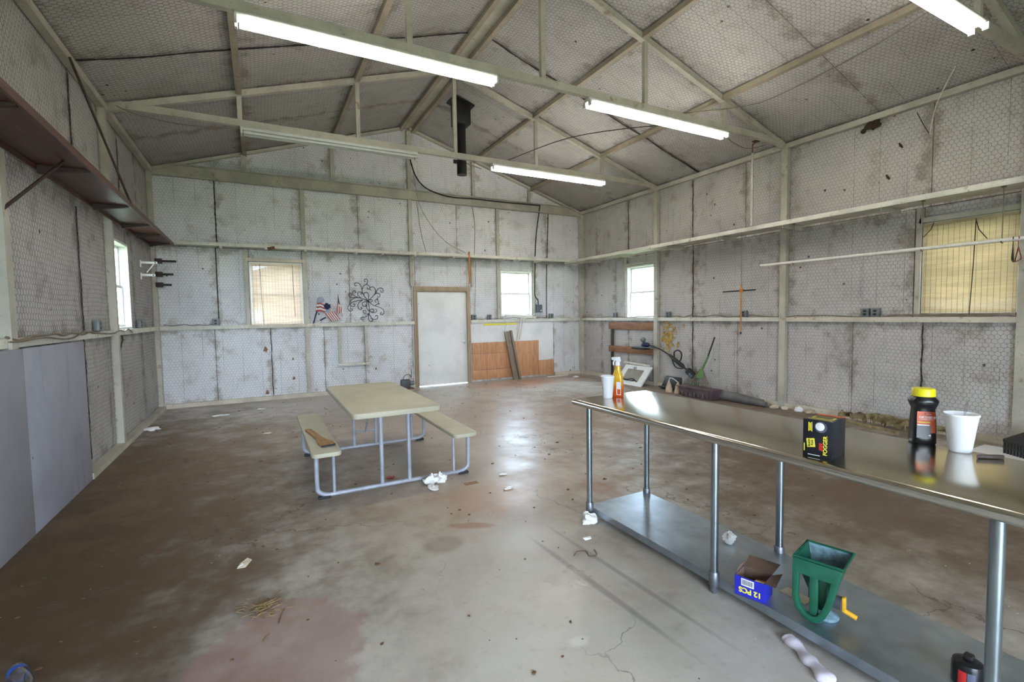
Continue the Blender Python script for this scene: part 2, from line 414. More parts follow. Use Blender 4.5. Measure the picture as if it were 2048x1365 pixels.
M['cleaner'] = m_orange_liquid()

# ---- mesh builder
class MB:
    def __init__(self): self.v = []; self.f = []
    def add(self, vs, fs):
        b = len(self.v); self.v += [tuple(p) for p in vs]; self.f += [tuple(i + b for i in q) for q in fs]; return self
    def box(self, x0, y0, z0, x1, y1, z1):
        return self.hexa([(x0, y0, z0), (x1, y0, z0), (x1, y1, z0), (x0, y1, z0), (x0, y0, z1), (x1, y0, z1), (x1, y1, z1), (x0, y1, z1)])
    def hexa(self, c):
        return self.add(c, [(3, 2, 1, 0), (4, 5, 6, 7), (0, 1, 5, 4), (1, 2, 6, 5), (2, 3, 7, 6), (3, 0, 4, 7)])
    def mbox(self, mp, u0, u1, d0, d1, z0, z1):
        return self.hexa([mp(u0, d0, z0), mp(u1, d0, z0), mp(u1, d1, z0), mp(u0, d1, z0), mp(u0, d0, z1), mp(u1, d0, z1), mp(u1, d1, z1), mp(u0, d1, z1)])
    def prism(self, pts, ext):
        e = Vector(ext); n = len(pts); P = [Vector(p) for p in pts]
        vs = P + [p + e for p in P]
        return self.add(vs, [tuple(range(n))[::-1], tuple(range(n, 2 * n))] + [(i, (i + 1) % n, n + (i + 1) % n, n + i) for i in range(n)])
    def beam(self, p, q, w, h, up=(0, 0, 1)):
        p = Vector(p); q = Vector(q); d = (q - p).normalized(); s = d.cross(Vector(up))
        if s.length < 1e-4: s = d.cross(Vector((1, 0, 0)))
        s.normalize(); t = s.cross(d); s *= w / 2; t *= h / 2
        return self.hexa([p - s - t, p + s - t, q + s - t, q - s - t, p - s + t, p + s + t, q + s + t, q - s + t])
    def tube(self, pts, r, n=8, closed=False, caps=True):
        P = [Vector(p) for p in pts]; k = len(P)
        rr = r if isinstance(r, (list, tuple)) else [r] * k
        ref = None; vs = []
        for i in range(k):
            a = P[(i - 1) % k] if (closed or i > 0) else P[i]; b = P[(i + 1) % k] if (closed or i < k - 1) else P[i]
            d = (b - a).normalized()
            if ref is None:
                ref = d.cross(Vector((0, 0, 1)))
                if ref.length < 0.1: ref = d.cross(Vector((1, 0, 0)))
            ref = (ref - d * ref.dot(d)).normalized(); o = d.cross(ref)
            for j in range(n):
                t = 2 * math.pi * j / n
                vs.append(P[i] + rr[i] * (math.cos(t) * ref + math.sin(t) * o))
        fs = []
        for i in range(k if closed else k - 1):
            for j in range(n):
                a = i * n + j; b = i * n + (j + 1) % n; c = ((i + 1) % k) * n
                fs.append((a, b, c + (j + 1) % n, c + j))
        if caps and not closed: fs += [tuple(range(n))[::-1], tuple((k - 1) * n + j for j in range(n))]
        return self.add(vs, fs)
    def lathe(self, prof, c=(0, 0, 0), n=20, sx=1.0, sy=1.0, capb=True, capt=True):
        vs = []; k = len(prof)
        for r, z in prof:
            for j in range(n):
                t = 2 * math.pi * j / n
                vs.append((c[0] + sx * r * math.cos(t), c[1] + sy * r * math.sin(t), c[2] + z))
        fs = [(i * n + j, i * n + (j + 1) % n, (i + 1) * n + (j + 1) % n, (i + 1) * n + j) for i in range(k - 1) for j in range(n)]
        if capb: fs.append(tuple(range(n))[::-1])
        if capt: fs.append(tuple((k - 1) * n + j for j in range(n)))
        return self.add(vs, fs)
    def blob(self, c, r, seed=0, crumple=0.3, nu=14, nv=9, s=(1, 1, 1), floor=None):
        q = random.Random(seed); ph = [(q.uniform(1, 4), q.uniform(0, 6.3), q.uniform(1, 4), q.uniform(0, 6.3)) for _ in range(5)]
        vs = []
        for i in range(nv + 1):
            a = math.pi * i / nv
            for j in range(nu):
                t = 2 * math.pi * j / nu
                k = 1 + crumple * sum(math.sin(A * t + B) * math.sin(Cc * a + E) for A, B, Cc, E in ph) / 2.2 + crumple * 0.35 * q.uniform(-1, 1)
                z = c[2] + r * s[2] * k * math.cos(a)
                if floor is not None: z = max(floor, z)
                vs.append((c[0] + r * s[0] * k * math.sin(a) * math.cos(t), c[1] + r * s[1] * k * math.sin(a) * math.sin(t), z))
        fs = [(i * nu + j, i * nu + (j + 1) % nu, (i + 1) * nu + (j + 1) % nu, (i + 1) * nu + j) for i in range(nv) for j in range(nu)]
        return self.add(vs, fs)
    def strip(self, pts, w, t, side):
        """a flat band of width w and thickness t along pts; side = width direction (one vector or one per point)"""
        P = [Vector(p) for p in pts]; k = len(P); vs = []
        for i in range(k):
            s = Vector(side[i] if isinstance(side, list) else side).normalized() * (w / 2)
            d = (P[min(i + 1, k - 1)] - P[max(i - 1, 0)]).normalized()
            u = s.cross(d).normalized() * (t / 2)
            vs += [P[i] - s - u, P[i] + s - u, P[i] + s + u, P[i] - s + u]
        fs = [(i * 4 + j, i * 4 + (j + 1) % 4, i * 4 + 4 + (j + 1) % 4, i * 4 + 4 + j) for i in range(k - 1) for j in range(4)]
        fs += [(3, 2, 1, 0), tuple((k - 1) * 4 + j for j in range(4))]
        return self.add(vs, fs)
    def build(self, name, mat, parent=None, bevel=0.0, segs=2, weld=False, angle=38):
        me = bpy.data.meshes.new(name)
        bm = bmesh.new()
        bv = [bm.verts.new(p) for p in self.v]
        for q in self.f:
            try: bm.faces.new([bv[i] for i in q])
            except ValueError: pass
        if weld: bmesh.ops.remove_doubles(bm, verts=bm.verts, dist=1e-5)
        bmesh.ops.recalc_face_normals(bm, faces=bm.faces)
        if bevel:
            es = [e for e in bm.edges if len(e.link_faces) == 2 and e.calc_face_angle(0) > math.radians(25)]
            bmesh.ops.bevel(bm, geom=es, offset=bevel, segments=segs, profile=0.5, affect='EDGES', clamp_overlap=True)
        for f in bm.faces: f.smooth = True
        bm.to_mesh(me); bm.free()
        me.set_sharp_from_angle(angle=math.radians(angle))
        me.materials.append(M[mat] if isinstance(mat, str) else mat)
        o = bpy.data.objects.new(name, me); COL.objects.link(o)
        if parent is not None: o.parent = parent
        return o

def tag(o, label=None, cat=None, group=None, kind=None):
    if label: o['label'] = label
    if cat: o['category'] = cat
    if group: o['group'] = group
    if kind: o['kind'] = kind
    return o
def thing(name, label, cat, loc=(0, 0, 0), rot=(0, 0, 0), group=None, kind=None):
    o = bpy.data.objects.new(name, None); COL.objects.link(o)
    o.empty_display_size = 0.1
    o.location = loc; o.rotation_euler = rot
    return tag(o, label, cat, group, kind)
def copy_tree(o, parent=None):
    c = o.copy(); COL.objects.link(c); c.parent = parent
    for ch in list(o.children): copy_tree(ch, c)
    return c
def text(body, size, mat, parent, loc, rot, name='lettering', align='CENTER', ext=0.0006, sx=1.0, bold=0.0):
    cu = bpy.data.curves.new(name, 'FONT'); cu.body = body; cu.size = size; cu.extrude = ext
    cu.align_x = align; cu.align_y = 'CENTER'; cu.offset = bold
    cu.materials.append(M[mat])
    tmp = bpy.data.objects.new('tmp', cu); COL.objects.link(tmp)
    bpy.context.view_layer.update()
    me = bpy.data.meshes.new_from_object(tmp.evaluated_get(bpy.context.evaluated_depsgraph_get()))
    me.materials.clear(); me.materials.append(M[mat])
    bpy.data.objects.remove(tmp); bpy.data.curves.remove(cu)
    o = bpy.data.objects.new(name, me); COL.objects.link(o); o.parent = parent
    o.matrix_local = Matrix.Translation(loc) @ rot.to_4x4()
    return o
def axes(right, up):
    """rotation matrix for text: local x = right, local y = up"""
    r = Vector(right).normalized(); u = Vector(up).normalized(); n = r.cross(u)
    return Matrix((r, u, n)).transposed()
def clip_poly(poly, fn):
    out = []
    for i, p in enumerate(poly):
        q = poly[(i + 1) % len(poly)]; a, b = fn(p), fn(q)
        if a >= 0: out.append(p)
        if (a >= 0) != (b >= 0):
            t = a / (a - b); out.append((p[0] + t * (q[0] - p[0]), p[1] + t * (q[1] - p[1])))
    return out
def cells(us, zs, holes):
    """rectangles of a grid with holes taken out"""
    res = []
    for i in range(len(us) - 1):
        for j in range(len(zs) - 1):
            rects = [(us[i], us[i + 1], zs[j], zs[j + 1])]
            for h in holes:
                nxt = []
                for (a, b, c, d) in rects:
                    x0, x1, y0, y1 = max(a, h[0]), min(b, h[1]), max(c, h[2]), min(d, h[3])
                    if x0 >= x1 or y0 >= y1: nxt.append((a, b, c, d)); continue
                    if a < x0: nxt.append((a, x0, c, d))
                    if x1 < b: nxt.append((x1, b, c, d))
                    if c < y0: nxt.append((x0, x1, c, y0))
                    if y1 < d: nxt.append((x0, x1, y1, d))
                rects = nxt
            res += [r for r in rects if r[1] - r[0] > 0.01 and r[3] - r[2] > 0.01]
    return res
MAP_B = lambda u, d, z: (u, D + d, z)
MAP_L = lambda u, d, z: (XL - d, u, z)
MAP_R = lambda u, d, z: (XR + d, u, z)
MAP_F = lambda u, d, z: (u, YF - d, z)

def chicken_wire(name, parent, mat, org, uv, vv, nv, u0, u1, v0, v1, holes=(), keep=None, w=0.050, pitch=0.046, r=0.0014, seed=1):
    """hexagonal netting as real wires (ridge-shaped strands), one joined part"""
    b = pitch * 2 / 3; a = pitch / 3
    j = np.arange(int(math.floor(v0 / pitch)) - 1, int(math.ceil(v1 / pitch)) + 2)
    i = np.arange(int(math.floor(u0 / w)) - 1, int(math.ceil(u1 / w)) + 2)
    I, J = np.meshgrid(i, j); cx = (w * (I + 0.5 * (J % 2))).ravel(); cy = (pitch * J).ravel()
    A = []; B = []
    for (p, q) in (((w / 2, -a), (w / 2, a)), ((0, b), (w / 2, a)), ((0, b), (-w / 2, a))):
        A.append(np.stack([cx + p[0], cy + p[1]], 1)); B.append(np.stack([cx + q[0], cy + q[1]], 1))
    A = np.concatenate(A); B = np.concatenate(B)
    mid = (A + B) / 2
    ok = (mid[:, 0] > u0) & (mid[:, 0] < u1) & (mid[:, 1] > v0) & (mid[:, 1] < v1)
    for h in holes: ok &= ~((mid[:, 0] > h[0]) & (mid[:, 0] < h[1]) & (mid[:, 1] > h[2]) & (mid[:, 1] < h[3]))
    if keep is not None: ok &= keep(mid[:, 0], mid[:, 1])
    A = A[ok]; B = B[ok]
    def warp(P):
        x, y = P[:, 0], P[:, 1]
        dx = 0.010 * np.sin(2.1 * y + 1.3 * x + seed) + 0.004 * np.sin(9 * y + 5 * x + 2 * seed) + 0.002 * np.sin(61 * x + 83 * y)
        dy = 0.010 * np.sin(1.7 * x - 1.1 * y + seed) + 0.004 * np.sin(8 * x - 6 * y + 3 * seed) + 0.002 * np.sin(71 * x - 47 * y)
        h = 0.006 + 0.004 * (1 + np.sin(3.1 * x + 2.3 * y + seed))
        return np.stack([x + dx, y + dy, h], 1)
    A = warp(A); B = warp(B)
    d = B[:, :2] - A[:, :2]; d /= np.linalg.norm(d, axis=1)[:, None]
    t = np.stack([-d[:, 1], d[:, 0], np.zeros(len(d))], 1) * r
    up = np.array([0, 0, r * 1.2])
    L = np.stack([A - t, A + up, A + t, B - t, B + up, B + t], 1).reshape(-1, 3)
    org, uv, vv, nv = (np.array(x, float) for x in (org, uv, vv, nv))
    Wd = org + L[:, :1] * uv + L[:, 1:2] * vv + L[:, 2:3] * nv
    n = len(A); base = np.arange(n)[:, None] * 6
    if np.dot(np.cross(uv, vv), nv) > 0: q = np.array([[0, 3, 4, 1], [1, 4, 5, 2]])[:, ::-1]
    else: q = np.array([[0, 3, 4, 1], [1, 4, 5, 2]])
    Fc = (base[:, None, :] + q[None]).reshape(-1, 4)
    me = bpy.data.meshes.new(name)
    me.vertices.add(len(Wd)); me.vertices.foreach_set('co', Wd.astype(np.float32).ravel())
    me.loops.add(Fc.size); me.loops.foreach_set('vertex_index', Fc.astype(np.int32).ravel())
    me.polygons.add(len(Fc)); me.polygons.foreach_set('loop_start', (np.arange(len(Fc)) * 4).astype(np.int32))
    me.polygons.foreach_set('loop_total', np.full(len(Fc), 4, np.int32))
    me.update(); me.validate()
    me.materials.append(M[mat])
    o = bpy.data.objects.new(name, me); COL.objects.link(o); o.parent = parent; o['kind'] = 'stuff'
    return o

# ================================================================== STRUCTURE
fl = MB().box(XL - 0.12, YF - 0.12, -0.30, XR + 0.12, D + 0.12, 0.0).build('floor', 'concrete')
tag(fl, 'stained grey concrete slab floor of the shed', 'floor', kind='structure')
g = MB()
o_ = 45.0
for (a, b, c, d) in ((-o_, XL - 0.13, -o_, o_), (XR + 0.13, o_, -o_, o_), (XL - 0.13, XR + 0.13, D + 0.13, o_), (XL - 0.13, XR + 0.13, -o_, YF - 0.13)):
    g.box(a, c, -0.5, b, d, -0.18)
tag(g.build('ground', 'grass'), 'lawn outside the shed windows', 'ground', kind='structure')

# openings (u0, u1, z0, z1)
W_L = (7.33, 8.20, 1.41, 2.54)
W_B1 = (-0.146, 0.742, 1.39, 2.55)
W_B2 = (4.945, 5.795, 1.475, 2.54)
W_R1 = (7.345, 8.21, 1.39, 2.53)
W_R2 = (1.99, 2.858, 1.45, 2.552)
DOOR = (2.93, 4.118, 0.0, 2.07)
ROLLUP = (-1.3, 1.9, 0.0, 2.7)

def shell(name, label, mp, u0, u1, holes, gable=False):
    """outer metal skin of a wall: one object with the openings left out"""
    m = MB()
    for (a, b, c, d) in cells([u0, u1], [0, Z_EAVE + 0.05], holes): m.mbox(mp, a, b, 0.05, 0.10, c, d)
    if gable:
        zt = Z_EAVE + 0.05
        m.prism([mp(u0, 0.05, zt), mp(u1, 0.05, zt), mp(u1, 0.05, zroof(u1) + 0.05), mp(XM, 0.05, Z_ROOF + 0.05), mp(u0, 0.05, zroof(u0) + 0.05)], Vector(mp(0, 0.10, 0)) - Vector(mp(0, 0.05, 0)))
    return tag(m.build(name, 'skin'), label, 'wall', kind='structure')
wall_back = shell('wall_back', 'white insulated end wall with door and two windows', MAP_B, XL - 0.1, XR + 0.1, [W_B1, W_B2, DOOR], True)
wall_left = shell('wall_left', 'dim insulated side wall under the red-brown shelf', MAP_L, YF, D, [W_L])
wall_right = shell('wall_right', 'insulated side wall behind the stainless table', MAP_R, YF, D, [W_R1, W_R2])
wall_front = shell('wall_front', 'end wall behind the viewer with a wide open roll-up doorway', MAP_F, XL - 0.1, XR + 0.1, [ROLLUP], True)

def panels(parent, mp, mat, tiers, holes, gable=False, gap=0.004, wide=(), wgap=0.009):
    for (us, z0, z1) in tiers:
        for (a, b, c, d) in cells(us, [z0, z1], holes):
            ga = wgap if any(abs(a - w) < 0.02 for w in wide) else gap
            gb = wgap if any(abs(b - w) < 0.02 for w in wide) else gap
            poly = [(a + ga, c + gap), (b - gb, c + gap), (b - gb, d - gap), (a + ga, d - gap)]
            if gable:
                for s in (1, -1):
                    poly = clip_poly(poly, lambda p, s=s: Z_ROOF - SLOPE * s * (p[0] - XM) - 0.01 - p[1])
                    if len(poly) < 3: break
                if len(poly) < 3: continue
            dd = rng.uniform(0, 0.006)
            m = MB(); m.prism([mp(p[0], dd, p[1]) for p in poly], Vector(mp(0, dd + 0.035, 0)) - Vector(mp(0, dd, 0)))
            m.build('insulation_panel', mat, parent)
panels(wall_back, MAP_B, 'ins_back', [
    ([XL, -0.72, 0.165, 0.77, 1.09, 1.86, 2.85, 4.15, 4.9, 5.75, 6.4, XR], 0.0, 1.37),
    ([XL, -0.65, 0.77, 1.60, 2.85, 4.15, 4.9, 5.9, XR], 1.37, 2.78),
    ([XL, -0.625, 0.77, 1.80, 2.85, 3.9, 4.89, 6.2, XR], 2.78, 4.06),
    ([XL, -0.15, 1.35, 2.86, 4.31, 5.73, XR], 4.06, 5.5)], [W_B1, W_B2, DOOR], True, wide=(-0.625, -0.65))
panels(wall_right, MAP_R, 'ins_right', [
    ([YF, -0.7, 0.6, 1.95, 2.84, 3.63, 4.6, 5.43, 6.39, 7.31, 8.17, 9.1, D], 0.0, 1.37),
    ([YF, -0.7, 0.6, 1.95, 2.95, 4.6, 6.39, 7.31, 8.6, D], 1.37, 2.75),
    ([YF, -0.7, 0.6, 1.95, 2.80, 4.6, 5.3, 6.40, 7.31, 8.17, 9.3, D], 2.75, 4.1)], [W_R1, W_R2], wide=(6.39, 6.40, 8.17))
panels(wall_left, MAP_L, 'ins_left', [
    ([YF, -0.7, 1.95, 3.3, 4.55, 6.22, 7.05, 7.58, 8.9, D], 0.0, 1.37),
    ([YF, -0.7, 1.95, 3.3, 4.55, 6.24, 7.2, 8.5, D], 1.37, 2.75),
    ([YF, -0.7, 1.95, 3.3, 4.55, 6.24, 7.25, 8.02, 9.0, D], 2.75, 4.1)], [W_L], wide=(6.22, 6.24, 7.58, 8.02), wgap=0.018)
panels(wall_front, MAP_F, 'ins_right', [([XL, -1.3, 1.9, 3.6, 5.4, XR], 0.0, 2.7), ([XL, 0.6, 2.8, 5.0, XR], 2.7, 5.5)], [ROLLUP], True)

# roof: outer skin (ceiling), insulation panels between purlins, purlins as parts of it
ce = MB()
L_ = Vector((XL - 0.12, 0, zroof(XL - 0.12))); R_ = Vector((XR + 0.12, 0, zroof(XR + 0.12))); T_ = Vector((XM, 0, Z_ROOF))
for (a, b) in ((L_, T_), (T_, R_)):
    ce.hexa([(a.x, YF - 0.12, a.z + 0.05), (b.x, YF - 0.12, b.z + 0.05), (b.x, D + 0.12, b.z + 0.05), (a.x, D + 0.12, a.z + 0.05),
             (a.x, YF - 0.12, a.z + 0.09), (b.x, YF - 0.12, b.z + 0.09), (b.x, D + 0.12, b.z + 0.09), (a.x, D + 0.12, a.z + 0.09)])
ceiling = tag(ce.build('ceiling', 'skin'), 'pitched roof lined with white insulation and wire netting', 'ceiling', kind='structure')
PURL = [-0.13, 1.37, 4.33, 5.79]
RX = [XL, -0.13, 1.37, XM, 4.33, 5.79, XR]
RY = [YF, -0.7, 0.6, 1.95, 3.35, 4.62, 6.22, 7.29, 8.55, D]
for i in range(len(RX) - 1):
    for j in range(len(RY) - 1):
        ga = 0.012 if abs(RY[j] - 6.22) < 0.01 else 0.002
        gb = 0.012 if abs(RY[j + 1] - 6.22) < 0.01 else 0.002
        dz = rng.uniform(0, 0.006)
        a, b = RX[i] + 0.002, RX[i + 1] - 0.002
        y0, y1 = RY[j] + ga, RY[j + 1] - gb
        za, zb = zroof(a) + dz, zroof(b) + dz
        MB().hexa([(a, y0, za), (b, y0, zb), (b, y1, zb), (a, y1, za), (a, y0, za + 0.035), (b, y0, zb + 0.035), (b, y1, zb + 0.035), (a, y1, za + 0.035)]).build('insulation_panel', 'ins_roof', ceiling)
for x in PURL:
    zb = zroof(x)
    m = MB(); m.box(x - 0.034, YF, zb - 0.080, x + 0.034, D, zb - 0.012)
    m.build('purlin', 'steel_purlin', ceiling)
for s in (-1, 1):
    x = XM + s * 0.13
    MB().box(x - 0.035, YF, zroof(x) - 0.075, x + 0.035, D, zroof(x) - 0.012).build('ridge_purlin', 'steel_purlin', ceiling)
MB().box(XM - 0.09, YF, Z_ROOF - 0.04, XM + 0.09, D, Z_ROOF - 0.032).build('ridge_strip', 'steel', ceiling)

# wire netting
hb = [W_B1, W_B2, (DOOR[0] - 0.05, DOOR[1] + 0.06, 0, 2.15), (4.17, 6.38, 0.0, 1.35)]
chicken_wire('chicken_wire', wall_back, 'wire', (0, D, 0), (1, 0, 0), (0, 0, 1), (0, -1, 0), XL + 0.02, XR - 0.02, 0.03, 5.4, hb, lambda u, v: v < Z_ROOF - SLOPE * np.abs(u - XM) - 0.05, seed=1)
chicken_wire('chicken_wire', wall_right, 'wire_mid', (XR, 0, 0), (0, 1, 0), (0, 0, 1), (-1, 0, 0), 0.9, D - 0.02, 0.03, 4.0, [W_R1, W_R2], seed=2)
chicken_wire('chicken_wire', wall_left, 'wire_mid', (XL, 0, 0), (0, 1, 0), (0, 0, 1), (1, 0, 0), 3.0, D - 0.02, 0.03, 4.0, [W_L, (4.0, 5.87, 0, 1.35)], seed=3)
SL_ = math.sqrt(1 + SLOPE ** 2)
chicken_wire('chicken_wire', ceiling, 'wire_dark', (XM, 0, Z_ROOF), (0, 1, 0), (-1 / SL_, 0, -SLOPE / SL_), (SLOPE / SL_, 0, -1 / SL_), 3.2, D - 0.02, 0.02, (XM - XL) * SL_ - 0.05, seed=4)
chicken_wire('chicken_wire', ceiling, 'wire_dark', (XM, 0, Z_ROOF), (0, 1, 0), (1 / SL_, 0, -SLOPE / SL_), (-SLOPE / SL_, 0, -1 / SL_), 0.8, D - 0.02, 0.02, (XR - XM) * SL_ - 0.05, seed=5)

# steel frame of the walls
def column(parent, mp, u, z0, z1, w=0.085, d=0.055, mat='steel'):
    m = MB(); m.mbox(mp, u - w / 2, u + w / 2, -d, 0.0, z0, z1)
    m.mbox(mp, u - w / 2 - 0.006, u - w / 2 - 0.0005, -d - 0.01, -d * 0.2, z0, z1)
    return m.build('column', mat, parent)
for y in (-0.7, 1.95, 4.6, 7.29): column(wall_right, MAP_R, y, 0, 4.0, 0.10, 0.07)
column(wall_right, MAP_R, 2.90, 1.40, 2.75, 0.05, 0.03)
column(wall_right, MAP_R, 8.25, 1.40, 2.75, 0.06, 0.03)
for y in (-0.7, 1.95, 4.5, 7.22): column(wall_left, MAP_L, y, 0, 4.0, 0.12, 0.07)
MB().box(XR - 0.09, D - 0.12, 0, XR, D, 4.05).build('corner_column', 'steel', wall_right)
MB().box(XL, D - 0.12, 0, XL + 0.07, D, 4.05).build('corner_column', 'steel', wall_left)
for (u, z0, z1, w) in ((0.79, 0, 1.34, 0.07), (0.79, 1.41, 4.0, 0.07), (2.86, 2.16, 5.35, 0.075), (4.89, 1.41, 4.0, 0.07), (-0.19, 1.41, 2.75, 0.06), (5.84, 1.41, 2.75, 0.05),
                       (-0.15, 4.15, 4.72, 0.07), (1.35, 4.15, 5.2, 0.07), (4.31, 4.15, 5.15, 0.07), (5.73, 4.15, 4.75, 0.06), (4.24, 2.16, 2.75, 0.05)):
    column(wall_back, MAP_B, u, z0, z1, w, 0.045)
def girt(parent, mp, u0, u1, mat='steel_white', d=0.06):
    m = MB(); m.prism([mp(u0, a, b) for a, b in ((-d, 1.345), (-0.008, 1.345), (-0.008, 1.353), (-d + 0.008, 1.353), (-d + 0.008, 1.402), (-0.008, 1.402), (-0.008, 1.410), (-d, 1.410))], Vector(mp(u1, 0, 0)) - Vector(mp(u0, 0, 0)))
    return m.build('girt', mat, parent)
girt(wall_back, MAP_B, XL + 0.07, -0.2); girt(wall_back, MAP_B, -0.2, 0.79, 'steel_rust'); girt(wall_back, MAP_B, 0.79, 2.88); girt(wall_back, MAP_B, 4.18, 5.0); girt(wall_back, MAP_B, 5.0, XR - 0.09)
for a, b in ((YF, 1.95), (1.95, 4.6), (4.6, 7.29), (7.29, D - 0.05)):
    girt(wall_right, MAP_R, a, b, 'steel_rust' if a == 1.95 else 'steel_white')
for a, b in ((YF, 1.95), (1.95, 4.5), (4.5, 7.22), (7.22, D - 0.05)): girt(wall_left, MAP_L, a, b)
# beam across the back wall at eave level, and eave beams
m = MB(); m.mbox(MAP_B, XL + 0.05, XR - 0.05, -0.09, -0.008, 3.94, 3.96); m.mbox(MAP_B, XL + 0.05, XR - 0.05, -0.09, -0.008, 4.13, 4.15); m.mbox(MAP_B, XL + 0.05, XR - 0.05, -0.05, -0.04, 3.96, 4.13)
m.build('tie_beam', 'steel', wall_back)
for par, mp in ((wall_left, MAP_L), (wall_right, MAP_R)):
    m = MB(); m.mbox(mp, YF, D, -0.085, -0.01, 3.975, 3.99); m.mbox(mp, YF, D, -0.085, -0.07, 3.99, 4.05); m.build('eave_beam', 'steel', par)
# gable rafters against the back wall
for s in (-1, 1):
    xa = XM + s * 0.05; xb = XM + s * (XR - XM - 0.05)
    MB().beam((xa, D - 0.04, zroof(xa) - 0.04), (xb, D - 0.04, zroof(xb) - 0.04), 0.07, 0.05).build('gable_rafter', 'steel', wall_back)
# door header and window headers
MB().mbox(MAP_B, -0.2, 0.8, -0.05, -0.008, 2.56, 2.62).build('window_header', 'steel_rust', wall_back)
MB().mbox(MAP_R, 7.33, 8.25, -0.03, -0.008, 2.54, 2.60).build('window_header', 'steel', wall_right)
MB().mbox(MAP_R, 1.97, 2.90, -0.03, -0.008, 2.56, 2.62).build('window_header', 'steel', wall_right)
# base channels
tag(MB().box(XL, D - 0.06, 0, 2.87, D, 0.075).build('baseboard_back', 'steel_rust'), 'rusty white base channel along the end wall', 'baseboard', kind='structure')
tag(MB().box(6.4, D - 0.06, 0, XR, D, 0.075).build('baseboard_corner', 'steel_rust'), 'short base channel in the far corner beside the plywood', 'baseboard', kind='structure')
tag(MB().box(XR - 0.06, YF, 0, XR, D - 0.06, 0.075).build('baseboard_right', 'steel_rust'), 'dirty base channel along the wall behind the stainless table', 'baseboard', kind='structure')
tag(MB().box(XL, 5.87, 0, XL + 0.10, D - 0.06, 0.06).build('baseboard_left', 'steel'), 'cream curb along the foot of the left wall', 'baseboard', kind='structure')

# roof trusses
for k, y in enumerate(Y_TRUSS):
    t = thing('roof_truss', ['welded steel truss overhead nearest the viewer', 'welded steel truss carrying the two long lit lamps', 'welded steel truss in front of the flue pipe near the end wall'][k], 'truss', (0, 0, 0), kind='structure')
    MB().box(XL + 0.02, y - 0.03, 4.035, XR - 0.02, y + 0.03, 4.12).build('bottom_chord', 'steel', t)
    for s in (-1, 1):
        xa = XM; xb = XM + s * (XR - XM - 0.03)
        MB().beam((xa, y, zroof(xa) - 0.055), (xb, y, zroof(xb) - 0.055), 0.07, 0.075).build('rafter', 'steel', t)
        MB().prism([(xb, y - 0.02, 3.98), (xb - s * 0.45, y - 0.02, 4.12), (xb - s * 0.45, y - 0.02, zroof(xb - s * 0.45) - 0.05), (xb, y - 0.02, zroof(xb) - 0.05)], (0, 0.04, 0)).build('gusset', 'steel', t)
    for x in (-0.13, 1.37, 2.87, 4.37, 5.82):
        m = MB(); m.prism([(x - 0.028, y - 0.025, 4.121), (x + 0.028, y - 0.025, 4.121), (x + 0.028, y - 0.017, 4.121), (x - 0.020, y - 0.017, 4.121), (x - 0.020, y + 0.025, 4.121), (x - 0.028, y + 0.025, 4.121)], (0, 0, zroof(x) - 0.06 - 4.121))
        m.build('web_post', 'steel', t)

# windows
def window(n, label, mp, w, sill=0.0):
    u0, u1, z0, z1 = w
    r = thing('window_%d' % n, label, 'window', (0, 0, 0), kind='structure')
    m = MB(); t = 0.028
    m.mbox(mp, u0, u1, -0.02, 0.11, z1 - t, z1); m.mbox(mp, u0, u1, -0.02, 0.11, z0, z0 + t)
    m.mbox(mp, u0, u0 + t, -0.02, 0.11, z0 + t, z1 - t); m.mbox(mp, u1 - t, u1, -0.02, 0.11, z0 + t, z1 - t)
    m.build('window_frame', 'winframe', r)
    zm = (z0 + z1) / 2
    for (a, b, d) in ((z0 + t, zm + 0.012, 0.055), (zm - 0.012, z1 - t, 0.08)):
        m = MB(); s = 0.034
        m.mbox(mp, u0 + t, u1 - t, d, d + 0.022, a, a + s); m.mbox(mp, u0 + t, u1 - t, d, d + 0.022, b - s, b)
        m.mbox(mp, u0 + t, u0 + t + s, d, d + 0.022, a + s, b - s); m.mbox(mp, u1 - t - s, u1 - t, d, d + 0.022, a + s, b - s)
        sash = m.build('sash', 'winframe', r)
        MB().mbox(mp, u0 + t + s, u1 - t - s, d + 0.009, d + 0.013, a + s, b - s).build('pane', 'glass', sash)
    return r
window(1, 'bright bare window in the dim left wall', MAP_L, W_L)
window(2, 'window covered by a pale blind, left of the wall scroll', MAP_B, W_B1)
window(3, 'bright bare window above the white hardboard, right of the door', MAP_B, W_B2)
window(4, 'bright bare window above the two brown boards', MAP_R, W_R1)
window(5, 'window covered by a tan blind behind the white hanging pipe', MAP_R, W_R2)

# door
dr = thing('door_1', 'plain off-white door in a tan wooden frame', 'door', (0, 0, 0), kind='structure')
leaf = MB().box(2.955, D - 0.005, 0.012, 4.093, D + 0.04, 2.045).build('door_leaf', 'door', dr, 0.003)
m = MB(); m.box(2.880, D - 0.05, 0, 2.952, D + 0.05, 2.052); m.box(4.096, D - 0.05, 0, 4.172, D + 0.05, 2.052); m.box(2.880, D - 0.05, 2.052, 4.172, D + 0.05, 2.15)
m.build('door_frame', 'trimtan', dr, 0.003)
m = MB(); m.box(2.952, D - 0.02, 2.03, 4.096, D - 0.006, 2.052); m.box(2.940, D - 0.062, 0.0, 2.956, D - 0.05, 2.06); m.box(4.088, D - 0.062, 0.0, 4.104, D - 0.05, 2.06); m.build('door_stop', 'trimtan', dr)
kn = MB()
kn.lathe([(0.0, 0), (0.032, 0.0), (0.032, 0.008), (0.012, 0.012), (0.012, 0.035), (0.024, 0.045), (0.030, 0.060), (0.024, 0.074), (0.0, 0.078)], n=20)
k = kn.build('door_knob', 'chrome', leaf); k.rotation_euler = (math.pi / 2, 0, 0); k.location = (4.02, D - 0.005, 0.94)
